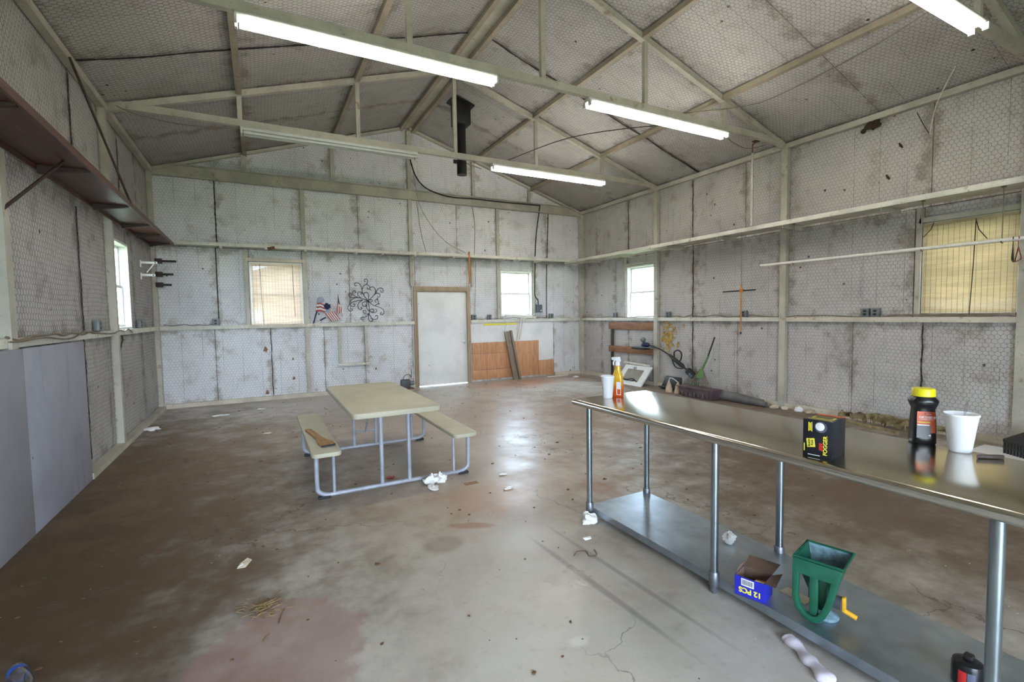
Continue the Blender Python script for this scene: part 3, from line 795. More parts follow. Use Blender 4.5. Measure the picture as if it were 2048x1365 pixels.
for z in (0.25, 1.05, 1.85): MB().tube([(2.952, D - 0.012, z - 0.045), (2.952, D - 0.012, z + 0.045)], 0.008).build('hinge', 'greybox', leaf)

# house across the yard, seen faintly through the pale blind
hs = thing('neighbour_house', 'tan gabled house outside, seen through the pale blind', 'house', (1.3, 23.0, -0.18))
MB().prism([(-4.2, 0, 0), (4.2, 0, 0), (4.2, 0, 2.6), (0, 0, 4.05), (-4.2, 0, 2.6)], (0, 8, 0)).build('house_wall', 'house', hs)
for s in (-1, 1):
    MB().hexa([(0, -0.4, 4.06), (s * 4.7, -0.4, 2.44), (s * 4.7, 8.4, 2.44), (0, 8.4, 4.06), (0, -0.4, 4.2), (s * 4.7, -0.4, 2.58), (s * 4.7, 8.4, 2.58), (0, 8.4, 4.2)]).build('house_roof', 'houseroof', hs)
for x in (-2.2, 1.4):
    MB().box(x, -0.03, 0.9, x + 1.0, 0.0, 2.1).build('house_window', 'winframe', hs)

# dark open seams where lining boards have pulled apart: thin ragged black strips painting in the shade of the gaps
def seam(parent, f, t0, t1, w, name='seam_shade', n=26, seed=1):
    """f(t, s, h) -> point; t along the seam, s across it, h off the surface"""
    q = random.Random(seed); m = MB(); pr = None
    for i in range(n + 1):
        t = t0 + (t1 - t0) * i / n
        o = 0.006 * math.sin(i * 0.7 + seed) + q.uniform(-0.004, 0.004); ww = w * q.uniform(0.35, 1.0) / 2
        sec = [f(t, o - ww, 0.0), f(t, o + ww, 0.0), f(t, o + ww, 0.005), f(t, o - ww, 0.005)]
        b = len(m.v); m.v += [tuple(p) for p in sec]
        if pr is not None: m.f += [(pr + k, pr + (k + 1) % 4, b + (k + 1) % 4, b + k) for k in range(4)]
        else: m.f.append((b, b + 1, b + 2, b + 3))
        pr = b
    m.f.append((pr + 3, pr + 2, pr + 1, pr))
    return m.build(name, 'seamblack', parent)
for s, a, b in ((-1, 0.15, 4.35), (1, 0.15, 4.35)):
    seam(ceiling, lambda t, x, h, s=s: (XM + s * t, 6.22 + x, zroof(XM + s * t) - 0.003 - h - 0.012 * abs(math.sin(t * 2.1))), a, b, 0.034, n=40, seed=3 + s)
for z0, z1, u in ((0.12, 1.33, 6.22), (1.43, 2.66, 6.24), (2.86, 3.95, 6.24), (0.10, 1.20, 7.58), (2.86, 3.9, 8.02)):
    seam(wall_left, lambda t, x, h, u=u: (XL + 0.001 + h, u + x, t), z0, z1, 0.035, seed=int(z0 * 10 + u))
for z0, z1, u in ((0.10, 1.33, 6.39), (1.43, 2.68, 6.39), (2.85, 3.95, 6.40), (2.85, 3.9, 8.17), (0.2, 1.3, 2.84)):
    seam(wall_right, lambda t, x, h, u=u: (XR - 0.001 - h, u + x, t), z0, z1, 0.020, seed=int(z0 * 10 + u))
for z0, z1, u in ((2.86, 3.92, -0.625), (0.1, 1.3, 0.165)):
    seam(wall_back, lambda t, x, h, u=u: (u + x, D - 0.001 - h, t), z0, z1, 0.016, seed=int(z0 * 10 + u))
# forked crack in the left wall lining
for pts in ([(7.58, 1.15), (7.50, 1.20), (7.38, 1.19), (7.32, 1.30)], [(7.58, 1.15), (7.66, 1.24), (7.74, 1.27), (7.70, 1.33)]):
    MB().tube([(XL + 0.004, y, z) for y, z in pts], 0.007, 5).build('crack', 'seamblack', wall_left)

# ================================================================== LAMPS
def lamp(x0, x1, y, lit, label):
    t = thing('fluorescent_lamp', label, 'lamp', (x0, y, 3.955), group='long strip lamps under the trusses')
    L = x1 - x0
    m = MB(); m.prism([(0, -0.055, 0.030), (0, 0.055, 0.030), (0, 0.055, 0.055), (0, 0.040, 0.079), (0, -0.040, 0.079), (0, -0.055, 0.055)], (L, 0, 0)); hs_ = m.build('housing', 'housing', t, 0.002)
    for s in (-1, 1):
        MB().tube([(0.035, s * 0.048, 0.0), (L - 0.035, s * 0.048, 0.0)], 0.019, 12).build('tube', 'tube' if lit else 'tube_off', t)
        for xx in (0.0, L - 0.022):
            MB().box(xx, s * 0.048 - 0.022, -0.022, xx + 0.022, s * 0.048 + 0.022, 0.040).build('lamp_holder', 'housing', hs_, 0.003)
    for xx in (0.3, L - 0.3): MB().box(xx - 0.02, -0.012, 0.079, xx + 0.02, 0.012, 0.081).build('hanger_clip', 'greybox', hs_)
    return t
lamp(-0.09, 2.29, 4.62, True, 'longest-looking lit strip lamp, upper left, on the middle truss')
lamp(3.47, 5.86, 4.62, True, 'lit strip lamp on the middle truss, left of the white hanging pole')
lamp(-0.13, 2.24, 7.29, False, 'unlit strip lamp on the truss in front of the flue pipe')
lamp(3.51, 5.86, 7.29, True, 'smallest-looking lit strip lamp, right of the flue pipe')
lamp(3.42, 5.70, 1.90, True, 'lit strip lamp cut off by the upper right picture edge')
# short pull string under the long lamp
tag(MB().tube([(0.55, 4.57, 3.95), (0.55, 4.57, 3.87)], 0.002, 5).build('pull_string', 'cablewhite'), 'short white pull string under the longest-looking lamp', 'string')

# ================================================================== SHELVES
sh = thing('wall_shelf', 'long cream shelf across the end wall above door and windows', 'shelf')
MB().box(XL + 0.385, D - 0.335, 2.790, 6.655, D - 0.05, 2.812).build('board', 'shelfcream', sh)
MB().box(XL + 0.385, D - 0.350, 2.770, 6.655, D - 0.335, 2.832).build('fascia', 'shelfcream', sh, 0.003)
for x in (-0.55, 0.79, 1.7, 2.2, 2.86, 3.7, 4.89, 5.3, 5.85):
    MB().box(x - 0.02, D - 0.33, 2.745, x + 0.02, D - 0.055, 2.790).build('bracket', 'shelfcream', sh)
sr = thing('wall_shelf', 'long deep cream shelf along the wall above the tan blind', 'shelf')
MB().box(6.675, -0.6, 2.765, XR - 0.09, D - 0.125, 2.787).build('board', 'shelfcream', sr)
MB().box(6.660, -0.6, 2.738, 6.675, D - 0.125, 2.800).build('fascia', 'shelfcream', sr, 0.003)
for y in (0.6, 1.8, 3.05, 4.28, 5.4, 6.5, 7.9, 9.0):
    m = MB(); m.box(6.69, y - 0.025, 2.755, XR - 0.095, y + 0.025, 2.765); m.box(6.69, y + 0.015, 2.700, XR - 0.095, y + 0.025, 2.755); m.build('bracket', 'steel', sr)
sl = thing('wall_shelf', 'red-brown wooden shelf high on the dim left wall', 'shelf')
def xf(y): return XL + 0.443 - 0.012 * (y - 3.43)
def skew(y0, y1, d0, d1, z0, z1, base=None):
    return MB().hexa([(base or xf(y0) + d0, y0, z0), (xf(y0) + d1, y0, z0), (xf(y1) + d1, y1, z0), (base or xf(y1) + d0, y1, z0), (base or xf(y0) + d0, y0, z1), (xf(y0) + d1, y0, z1), (xf(y1) + d1, y1, z1), (base or xf(y1) + d0, y1, z1)])
skew(1.5, 9.57, 0, -0.02, 2.740, 2.762, XL + 0.075).build('board', 'redshelf', sl)
skew(1.5, 9.57, -0.02, 0.0, 2.728, 2.785).build('fascia', 'redshelf', sl, 0.003)
MB().box(XL + 0.072, 1.5, 2.700, XL + 0.085, 9.57, 2.740).build('ledger', 'redshelf', sl)
for y in (2.4, 3.7, 5.05, 6.45, 7.6, 8.4, 9.3):
    m = MB(); m.prism([(XL + 0.09, y - 0.02, 2.739), (xf(y) - 0.022, y - 0.02, 2.739), (xf(y) - 0.022, y - 0.02, 2.725), (XL + 0.09, y - 0.02, 2.675)], (0, 0.04, 0)); m.build('bracket', 'shelfdark', sl)
MB().tube([(-1.27, 4.84, 2.735), (XL + 0.02, 4.45, 2.22)], 0.012, 8).build('strut', 'shelfdark', sl)
MB().tube([(XL + 0.10, 5.95, 3.98), (xf(6.4) + 0.004, 6.4, 2.76)], 0.011, 8).build('hanger_rod', 'shelfdark', sl)
# things lying on the end-wall shelf
bk = thing('wood_block', 'small cream wooden off-cut hooked over the end-wall shelf', 'wood block', (0.17, D - 0.36, 2.72))
MB().box(-0.05, -0.03, 0.02, -0.01, 0.04, 0.14).build('upright', 'laths', bk, 0.003); MB().beam((0.0, -0.02, 0.03), (0.11, -0.02, 0.06), 0.04, 0.05).build('cross_piece', 'rust', bk, 0.003)

# hanging pole between truss and right shelf
hp = thing('hanging_pole', 'thin white pole between the middle truss and the deep shelf', 'pole', (6.62, 4.74, 2.80))
MB().tube([(0, 0, 0.0), (0, 0, 1.08)], 0.019, 10).build('pipe', 'steel', hp)
MB().tube([(0, 0, 1.07), (0, 0.0, 1.20), (0, -0.06, 1.235)], 0.008, 8).build('rod', 'rust', hp)
MB().box(-0.05, -0.085, 1.226, 0.05, -0.025, 1.238).build('clip', 'rust', hp)

# clothes pipe with its hangers
cp = thing('clothes_pipe', 'long white pipe hung by hooks in front of the tan blind', 'pipe', (6.85, 1.9, 2.21))
MB().tube([(0, 2.84, 0), (0, -0.55, 0)], 0.021, 12).build('pipe', 'rod', cp)
for y in (2.33, 0.82, 0.14):
    m = MB(); m.tube([(0, y, 0.553), (0, y, 0.03), (0.024, y, 0.015), (0.027, y, -0.008), (0.012, y, -0.027), (-0.012, y, -0.027), (-0.026, y, -0.008)], 0.005, 6)
    m.build('hook_wire', 'cablegrey', cp)
    MB().lathe([(0.022, 0), (0.022, 0.010)], (0, y, 0.545), 10).build('hook_plate', 'cablegrey', cp)
def hanger(y, mat, label, tilt):
    h = thing('clothes_hanger', label, 'hanger', (6.85, y, 2.21), (0, 0, tilt), group='clothes hangers on the white pipe')
    arc = [(0.024 * math.sin(a), 0, 0.024 * math.cos(a)) for a in [math.radians(q) for q in range(-100, 131, 23)]]
    hook = arc + [(0.002, 0, -0.045), (0.0, 0, -0.085)]
    MB().tube(hook, 0.004, 7).build('hook', mat, h)
    MB().tube([(0, 0, -0.085), (0.20, 0, -0.195), (0.205, 0, -0.212), (0.19, 0, -0.222), (-0.19, 0, -0.222), (-0.205, 0, -0.212), (-0.20, 0, -0.195), (0, 0, -0.085)], 0.0055, 7).build('shoulder_bar', mat, h)
for i, (y, mt, lab) in enumerate(((1.955, 'hanger_black', 'black plastic hanger, first on the white pipe'), (1.915, 'hanger_red', 'dark red plastic hanger behind the black one'), (1.87, 'hanger_white', 'white plastic hanger cut off by the picture edge'))):
    hanger(y, mt, lab, 0.25 + 0.12 * i)

# ================================================================== BLINDS
def blind(label, mp, w, d, mat, cordmat, cords, clear):
    u0, u1, z0, z1 = w
    r = thing('roll_up_blind', label, 'blind')
    n = int((z1 - z0 - 0.06) / 0.0125)
    m = MB()
    for k in range(n):
        z = z1 - 0.04 - (k + 0.5) * 0.0125
        bow = 0.003 * math.sin(k * 0.21)
        m.mbox(mp, u0, u1, d + bow - 0.0015, d + bow + 0.0015, z - (0.00622 if clear == 0 else 0.0060), z + (0.00622 if clear == 0 else 0.0060))
    tag(m.build('slats', mat, r), kind='stuff')
    MB().mbox(mp, u0, u1, d - 0.012, d + 0.012, z1 - 0.040, z1 - 0.008).build('head_rail', mat, r)
    MB().tube([mp(u0, d, z0 + 0.012), mp(u1, d, z0 + 0.012)], 0.016, 8).build('bottom_roll', 'cablegrey', r)
    nst = 16
    for k in range(nst):
        u = u0 + 0.03 + (u1 - u0 - 0.06) * k / (nst - 1)
        MB().mbox(mp, u - 0.0012, u + 0.0012, d - 0.0065, d - 0.005, z0 + 0.02, z1 - 0.03).build('warp_string', 'cablegrey', r)
    for (u, zt, zb, k) in cords:
        MB().tube([mp(u, d - 0.015, zt), mp(u + k * 0.3, d - 0.02, (zt + zb) / 2), mp(u + k, d - 0.016, zb)], 0.0045, 6).build('cord', cordmat, r)
    return r
blind('tan slatted blind with dark cords over the window by the white pipe', MAP_R, (2.01, 2.84, 1.43, 2.55), -0.045, 'blind_tan', 'cableblack',
      [(2.36, 2.52, 1.44, 0.03), (2.36, 2.50, 2.28, -0.10), (2.74, 2.54, 2.38, 0.10)], 0)
blind('pale slatted blind over the window beside the small flags', MAP_B, (-0.115, 0.715, 1.38, 2.535), -0.035, 'blind_pale', 'cablegrey',
      [(0.03, 2.52, 1.40, 0.03), (0.57, 2.52, 1.55, 0.02)], 1)

# ================================================================== ELECTRICAL
def outlet(mp, u, z, label, w=0.055, dbl=False, cat='outlet'):
    r = thing('outlet_box', label, cat, mp(u, 0, z), group='socket boxes on the wall rails')
    o = Vector(mp(u, 0, z)); q = lambda a, d, b: tuple(Vector(mp(u + a, d, z + b)) - o)
    for k in ((0,) if not dbl else (-0.06, 0.06)):
        bb = MB().mbox(q, k - w, k + w, -0.062, -0.010, 0.0, 0.115).build('box', 'greybox', r, 0.004)
        for zz in (0.035, 0.080): MB().mbox(q, k - 0.018, k + 0.018, -0.066, -0.0622, zz - 0.014, zz + 0.014).build('socket', 'socketblack', bb)
outlet(MAP_B, -0.697, 1.412, 'grey socket box left of the pale blind')
outlet(MAP_B, 4.255, 1.412, 'grey socket box hard against the door frame')
outlet(MAP_B, 4.64, 1.412, 'grey socket box between door and bare end-wall window', 0.05)
outlet(MAP_B, 6.315, 1.412, 'grey socket box right of the fuse box')
outlet(MAP_R, 8.58, 1.412, 'grey socket box above the left end of the brown boards')
outlet(MAP_R, 6.97, 1.412, 'grey socket box right of the window over the brown boards')
outlet(MAP_R, 5.28, 1.412, 'grey socket box behind the hanging squeegee')
outlet(MAP_R, 3.40, 1.412, 'pair of socket boxes left of the tan blind', 0.05, True)
outlet(MAP_L, 6.56, 1.412, 'grey socket box left of the left-wall window')
outlet(MAP_L, 8.56, 1.412, 'grey socket box right of the left-wall window')
fb = thing('fuse_box', 'small grey fuse box beside the bare end-wall window', 'fuse box', (5.955, D - 0.01, 1.56))
MB().box(-0.075, -0.08, 0, 0.075, 0, 0.19).build('box', 'greybox', fb, 0.004); MB().box(-0.065, -0.085, 0.01, 0.065, -0.08, 0.18).build('door', 'greydark', fb); MB().box(0.02, -0.087, 0.035, 0.05, -0.085, 0.06).build('sticker', 'whiteprint', fb); MB().box(0.075, -0.05, 0.05, 0.09, -0.03, 0.09).build('lever', 'greybox', fb)

def wavy(mp, u0, u1, z, amp, n, d, seed):
    q = random.Random(seed); pts = []
    for i in range(n + 1):
        u = u0 + (u1 - u0) * i / n
        pts.append(mp(u, d + q.uniform(-0.006, 0.006), z + q.uniform(-amp, amp)))
    return pts
def smooth(pts, k=4):
    P = [Vector(p) for p in pts]; out = []
    for i in range(len(P) - 1):
        a = P[max(i - 1, 0)]; b = P[i]; c = P[i + 1]; d = P[min(i + 2, len(P) - 1)]
        for j in range(k):
            t = j / k
            out.append(0.5 * ((2 * b) + (c - a) * t + (2 * a - 5 * b + 4 * c - d) * t * t + (3 * b - a - 3 * c + d) * t ** 3))
    out.append(P[-1]); return out
def cable(pts, r, mat, label, n=6):
    return tag(MB().tube(smooth(pts), r, n).build('cable', mat), label, 'cable')
cable(wavy(MAP_B, -1.45, -0.75, 1.43, 0.018, 7, -0.04, 1), 0.007, 'cablegrey', 'dusty cable running from the left corner to the end-wall socket')
cable(wavy(MAP_B, 4.30, 6.25, 1.435, 0.018, 14, -0.045, 2), 0.007, 'cablegrey', 'dusty cable along the rail under the bare end-wall window')
cable(wavy(MAP_R, 1.6, 4.55, 1.425, 0.012, 18, -0.05, 3), 0.009, 'cablegrey', 'dusty cable along the rail under the tan blind')
cable(wavy(MAP_R, 1.7, 3.2, 1.44, 0.012, 8, -0.035, 13), 0.007, 'cablegrey', 'second dusty cable at the foot of the tan blind')
cable(wavy(MAP_R, 4.65, 6.9, 1.435, 0.022, 14, -0.05, 4), 0.009, 'cablegrey', 'dusty cable along the rail behind the hanging squeegee')
cable(wavy(MAP_R, 7.0, 9.75, 1.425, 0.014, 14, -0.05, 5), 0.007, 'cablegrey', 'dusty cable along the rail above the brown boards')
cable(wavy(MAP_L, 4.4, 6.5, 1.405, 0.025, 12, -0.068, 6), 0.009, 'cablegrey', 'dusty cable sagging along the left wall rail')
cable(wavy(MAP_L, 4.4, 7.9, 1.39, 0.028, 16, -0.075, 16), 0.007, 'cablegrey', 'second cable looping below the left wall window')
cable([MAP_B(2.86, -0.06, 4.86), MAP_B(2.98, -0.07, 4.45), MAP_B(3.19, -0.08, 4.22), MAP_B(3.5, -0.10, 4.11), MAP_B(3.8, -0.10, 4.075), MAP_B(4.3, -0.10, 4.09), MAP_B(4.95, -0.10, 4.085), MAP_B(6.0, -0.10, 4.10)], 0.014, 'cableblack', 'thick black cable swooping down beside the flue pipe')
cable([MAP_B(5.99, -0.10, 4.10), MAP_B(5.98, -0.06, 3.9), MAP_B(5.90, -0.06, 3.4), MAP_B(5.87, -0.05, 2.9)], 0.013, 'cableblack', 'black cable dropping from the eave beam to the end-wall shelf')
cable([MAP_B(5.865, -0.05, 2.74), MAP_B(5.85, -0.05, 2.3), MAP_B(5.845, -0.05, 1.98), MAP_B(5.93, -0.05, 1.86), MAP_B(5.945, -0.04, 1.75)], 0.012, 'cableblack', 'black cable entering the fuse box from above')
cable([MAP_B(6.26, -0.03, 3.93), MAP_B(6.23, -0.03, 3.2), MAP_B(6.21, -0.03, 2.83)], 0.010, 'cableblack', 'thin black conduit above the shelf near the far corner')
cable([MAP_B(6.205, -0.03, 2.73), MAP_B(6.19, -0.03, 2.0), MAP_B(6.185, -0.03, 1.42)], 0.010, 'cableblack', 'thin black conduit between shelf and rail near the far corner')
cable([MAP_B(2.92, -0.05, 4.7), MAP_B(3.05, -0.05, 3.9), MAP_B(3.3, -0.06, 3.45), MAP_B(3.62, -0.1, 3.1), MAP_B(3.97, -0.33, 2.86)], 0.005, 'cablegrey', 'thin slack wire falling from the gable to the shelf')
cable([MAP_B(3.00, -0.05, 3.92), MAP_B(3.07, -0.06, 3.3), MAP_B(3.16, -0.12, 2.85)], 0.006, 'cablegrey', 'thin straight wire behind the slack one above the door')
cable([MAP_B(4.28, -0.02, 3.93), MAP_B(4.33, -0.02, 3.5), MAP_B(4.30, -0.02, 2.83)], 0.006, 'cablegrey', 'thin crooked wire above the door corner')
cable([MAP_B(4.33, -0.02, 2.72), MAP_B(4.31, -0.02, 2.1), MAP_B(4.29, -0.02, 1.54)], 0.005, 'cablegrey', 'thin wire dropping to the socket by the door frame')
cable([(-1.40, 7.24, 4.05), (-1.2, 7.24, 3.98), (-0.8, 7.24, 3.94), (-0.4, 7.24, 3.96), (-0.14, 7.25, 3.99)], 0.006, 'cablegrey', 'slack wires tied under the far truss near the left wall')
cable([(5.88, 4.62, 3.97), (6.05, 4.62, 3.90), (6.35, 4.62, 3.87), (6.75, 4.62, 3.98)], 0.007, 'cablegrey', 'slack lamp wire right of the lit middle lamp')
cable([(5.0, 4.64, 4.13), (5.9, 4.3, 4.27), (6.1, 3.9, 4.33), (6.0, 2.9, 4.36), (5.6, 2.1, 4.30)], 0.007, 'cablegrey', 'wire strung under the roof between two lamps')
cable([(3.8, 7.25, 4.12), (4.6, 6.6, 4.40), (5.4, 5.7, 4.40), (5.8, 4.7, 4.16)], 0.007, 'cableblack', 'dark wire strung from the far truss to the middle truss')
cable([(6.55, 2.2, 4.42), (6.85, 2.45, 4.20), (7.08, 2.70, 3.93), (7.13, 2.78, 3.66), (7.14, 2.785, 3.58)], 0.006, 'cablewhite', 'pale wire dangling in front of the upper right wall')
cable([(7.14, 2.80, 3.60), (7.16, 2.87, 3.74), (7.18, 2.94, 3.90)], 0.004, 'cableblack', 'thin dark wire meeting the pale dangling one')

# ================================================================== ROOF FITTINGS
fp = thing('flue_pipe', 'black metal flue pipe hanging from the roof by the ridge', 'flue pipe', (3.30, 8.08, 4.03))
MB().lathe([(0.088, 0.0), (0.088, 0.22), (0.082, 0.23), (0.082, 1.0)], n=24).build('pipe', 'fluework', fp)
MB().box(-0.135, -0.135, 0.86, 0.135, 0.135, 1.32).build('support_box', 'fluework', fp, 0.006)
MB().hexa([(-0.19, -0.19, 1.285), (0.19, -0.19, 1.165), (0.19, 0.19, 1.165), (-0.19, 0.19, 1.285), (-0.19, -0.19, 1.305), (0.19, -0.19, 1.185), (0.19, 0.19, 1.185), (-0.19, 0.19, 1.305)]).build('collar_plate', 'fluework', fp)
MB().box(-0.155, -0.02, 0.19, -0.075, 0.02, 0.25).build('lug', 'fluework', fp)
MB().tube([(0.08, 0, 0.22), (0.25, -0.3, 0.06)], 0.012, 6).build('stay', 'steel', fp)
ns = thing('wasp_nest', 'dark mud nest under the eave of the right wall', 'nest', (XR - 0.05, 3.42, 3.93))
MB().blob((0, 0, 0), 0.07, 3, 0.35, s=(0.5, 1.3, 0.8)).build('nest_body', 'nest', ns)
MB().blob((-0.01, 0.11, -0.05), 0.03, 4, 0.3).build('nest_cell', 'nest', ns)
for i, (y, z, a) in enumerate(((3.12, 3.57, 0.5), (3.25, 3.21, 0.35))):
    m = MB(); m.tube([(XR - 0.02, y - 0.02, z - 0.03), (XR - 0.022, y, z), (XR - 0.02, y + 0.018 , z + 0.035)], [0.008, 0.014, 0.009], 8)
    tag(m.build('mud_tube', 'nest'), ['small dark mud tube nearer the eave of the right wall', 'small dark mud tube lower on the upper right wall'][i], 'mud nest')

# ================================================================== LEFT WALL AND CORNER BRACKETS
pl = thing('plywood_sheet', 'grey painted plywood sheets covering the lower left wall', 'plywood')
for (a, b) in ((2.0, 3.35), (3.356, 4.55), (4.556, 5.86)):
    MB().box(XL + 0.075, a, 0.0, XL + 0.092, b, 1.335).build('sheet', 'ply_paint', pl, 0.002)
def wbracket(u, z, L, label, mat, y=None, extra=False):
    r = thing('wall_bracket', label, 'bracket', (XL + 0.075, u, z), group='brackets in the left corner')
    MB().box(0.0, -0.02, -0.05, 0.01, 0.02, 0.05).build('plate', mat, r)
    MB().box(0.01, -0.012, 0.0, L, 0.012, 0.032).build('arm', mat, r, 0.003)
    MB().tube([(L - 0.022, -0.014, 0.016), (L - 0.022, 0.014, 0.016)], 0.009, 10).build('rivet', 'socketblack', r)
    if extra: MB().beam((L * 0.8, 0, 0.0), (L * 0.35, 0, -0.13), 0.012, 0.012).build('brace', mat, r)
wbracket(8.62, 2.34, 0.20, 'white metal bracket, upper one right of the left window', 'winframe', extra=True)
wbracket(8.62, 2.16, 0.17, 'white metal bracket, lower one right of the left window', 'winframe')
for i, (z, L) in enumerate(((2.50, 0.30), (2.28, 0.25), (2.105, 0.22))):
    r = thing('tool_hook', ['dark iron hook, top of three in the left corner', 'dark iron hook, middle of three in the left corner', 'dark iron hook, lowest of three in the left corner'][i], 'hook', (XL + 0.06, D - 0.10, z), group='iron hooks in the left corner')
    MB().box(0.0, -0.05, -0.035, 0.10, 0.02, 0.045).build('block', 'shelfdark', r, 0.006)
    MB().box(0.06, -0.035, -0.012, L, -0.015, 0.022).build('arm', 'cableblack', r, 0.004)

# ================================================================== END WALL THINGS
uf = thing('wall_frame', 'white U-shaped lath frame below the rail, left of the door', 'frame', (1.63, D - 0.012, 0.56))
MB().box(-0.285, -0.04, 0.05, -0.235, 0.0, 0.78).build('stile', 'steel', uf, 0.002); MB().box(0.225, -0.04, 0.03, 0.275, 0.0, 0.78).build('stile', 'steel', uf, 0.002)
MB().box(-0.30, -0.075, 0.0, 0.29, 0.0, 0.045).build('ledge', 'steel_white', uf, 0.003)
# iron scroll ornament: strokes drawn about its hub
SCR = [[(1320,610),(1240,490),(1215,400),(1250,310),(1300,285),(1330,230),(1310,185),(1270,190),(1265,225),(1290,235)],
 [(1215,400),(1195,320),(1150,265),(1090,260),(1070,295),(1090,320),(1115,310)], [(1300,285),(1350,310),(1370,350),(1350,380),(1315,370),(1320,345)],
 [(1320,610),(1400,540),(1480,450),(1530,370),(1590,350),(1635,390),(1620,440),(1585,430),(1585,405)], [(1480,450),(1475,380),(1430,335),(1375,350),(1370,385),(1400,395)],
 [(1400,540),(1480,465),(1540,460),(1565,500),(1540,540),(1510,520)], [(1320,610),(1290,560),(1245,490),(1270,445),(1320,450),(1340,510),(1330,600)],
 [(1320,610),(1200,560),(1100,545),(1000,590),(970,660),(1000,710),(1050,715),(1065,680),(1030,665)], [(1220,590),(1050,620),(950,690),(930,760),(970,805),(1015,790),(1010,760),(985,765)],
 [(1100,545),(1000,540),(955,500),(975,465),(1015,475),(1005,510)], [(1140,545),(1050,500),(1030,440),(1070,410),(1095,440),(1070,455)], [(1200,560),(1130,500),(1130,440),(1190,435),(1210,465),(1180,475)],
 [(1220,590),(1140,650),(1125,730),(1160,775),(1200,760),(1195,735),(1170,745)], [(1300,620),(1220,640),(1215,690),(1260,720),(1285,690),(1260,680)],
 [(1320,610),(1420,690),(1540,730),(1620,780),(1635,850),(1600,885),(1560,860),(1580,830)], [(1460,700),(1530,650),(1520,595),(1470,590),(1465,625),(1490,635)], [(1330,620),(1390,630),(1410,600),(1385,580),(1360,595)],
 [(1320,610),(1340,700),(1340,800),(1330,860),(1260,920),(1190,925),(1175,960),(1205,980),(1220,955)], [(1300,620),(1295,740),(1335,800),(1400,830),(1470,830),(1490,790),(1460,765)],
 [(1340,800),(1380,770),(1420,770),(1435,810),(1405,820)], [(1330,860),(1250,860),(1220,810),(1260,790),(1280,820),(1250,835)], [(1330,860),(1400,960),(1480,970),(1510,920),(1480,890),(1455,915)], [(1340,850),(1320,940),(1350,1010),(1400,1000),(1395,955),(1365,960)]]
wd = thing('wall_scroll', 'dark iron wall ornament of curling scrolls left of the door', 'ornament', (1.94, D - 0.03, 1.84))
for st in SCR:
    MB().tube(smooth([((x - 1320) * 0.001005, 0.004 * math.sin(x), -(y - 610) * 0.001035) for x, y in st], 4), 0.0064, 6).build('scroll', 'ironwork', wd)
MB().blob((0, -0.006, 0), 0.016, 5, 0.1).build('hub', 'ironwork', wd)
# small flags
f1 = thing('small_flag', 'faded flag pinwheel on a navy stick, leftmost of the small flags', 'flag', (1.01, D - 0.03, 1.69), group='small flags on the end wall')
MB().tube([(-0.105, 0, -0.285), (-0.06, -0.004, -0.12), (-0.005, 0, 0.02)], 0.013, 8).build('stick', 'flagnavy', f1)
def ribbon(parent, mat, pts, w, side, name): return MB().strip(pts, w, 0.004, side).build(name, mat, parent)
for k in range(5):
    ribbon(f1, 'flagred' if k % 2 == 0 else 'flagwhite', [(-0.06 + 0.008 * k, -0.010, 0.0 + 0.034 * k - 0.04), (0.03, -0.022 - 0.01 * (k % 2), 0.02 + 0.034 * k - 0.05), (0.11, -0.012, 0.030 * k - 0.06)], 0.030, (0, 0.25, 1), 'stripe')
MB().blob((0.035, -0.014, 0.165), 0.062, 8, 0.2, s=(1, 0.25, 0.9)).build('star_field', 'flaggrey', f1)
MB().blob((0.15, -0.02, 0.045), 0.055, 9, 0.4, s=(1, 0.4, 0.9)).build('rosette', 'flagnavy', f1)
f2 = thing('small_flag', 'small striped flag hanging slanted, middle of the small flags', 'flag', (1.20, D - 0.03, 1.58), group='small flags on the end wall')
MB().tube([(-0.175, 0, -0.115), (-0.07, 0, -0.055)], 0.012, 8).build('stick', 'flagnavy', f2)
for k in range(9):
    a = -0.075 + 0.0215 * k * 0.9; b = a + 0.11
    ribbon(f2, 'flagred' if k % 2 == 0 else 'flagwhite', [(a, -0.008, 0.03 + 0.004 * k), (a + 0.05, -0.016, -0.05 + 0.004 * k), (b, -0.008, -0.135 + 0.004 * k)], 0.018, (0.86, 0, 0.5), 'stripe')
ribbon(f2, 'flaggrey', [(-0.06, -0.012, 0.085), (0.0, -0.016, 0.055)], 0.09, (0.4, 0, 0.9), 'star_field')
f3 = thing('small_flag', 'rolled red and white flag on a thin stick, nearest the wall scroll', 'flag', (1.40, D - 0.03, 1.73), group='small flags on the end wall')
MB().tube([(-0.035, 0, 0.24), (0.045, 0, -0.20)], 0.006, 6).build('stick', 'paddlewood', f3)
MB().prism([(-0.035, -0.008, 0.22), (-0.01, -0.008, 0.03), (-0.045, -0.008, 0.02)], (0, -0.012, 0)).build('star_field', 'flagnavy', f3)
for k in range(6):
    x = -0.06 + 0.018 * k
    ribbon(f3, 'flagred' if k % 2 == 0 else 'flagwhite', [(-0.03 + 0.004 * k, -0.012 - 0.004 * (k % 2), 0.10 - 0.015 * k), (x + 0.01, -0.022, -0.02), (x + 0.005, -0.014, -0.11 - 0.012 * (k % 3))], 0.021, (1, 0.2, 0.1), 'stripe')
# orange strap by the door
os_ = thing('orange_strap', 'orange strap hanging from the shelf beside the door top', 'strap', (4.035, D - 0.362, 2.20))
MB().strip([(0, 0, 0.66), (0.004, -0.004, 0.3), (-0.002, 0.0, 0.0)], 0.03, 0.006, (1, 0, 0)).build('band', 'orangecord', os_); MB().blob((0, -0.005, 0.67), 0.018, 2, 0.2).build('knot', 'orangecord', os_)
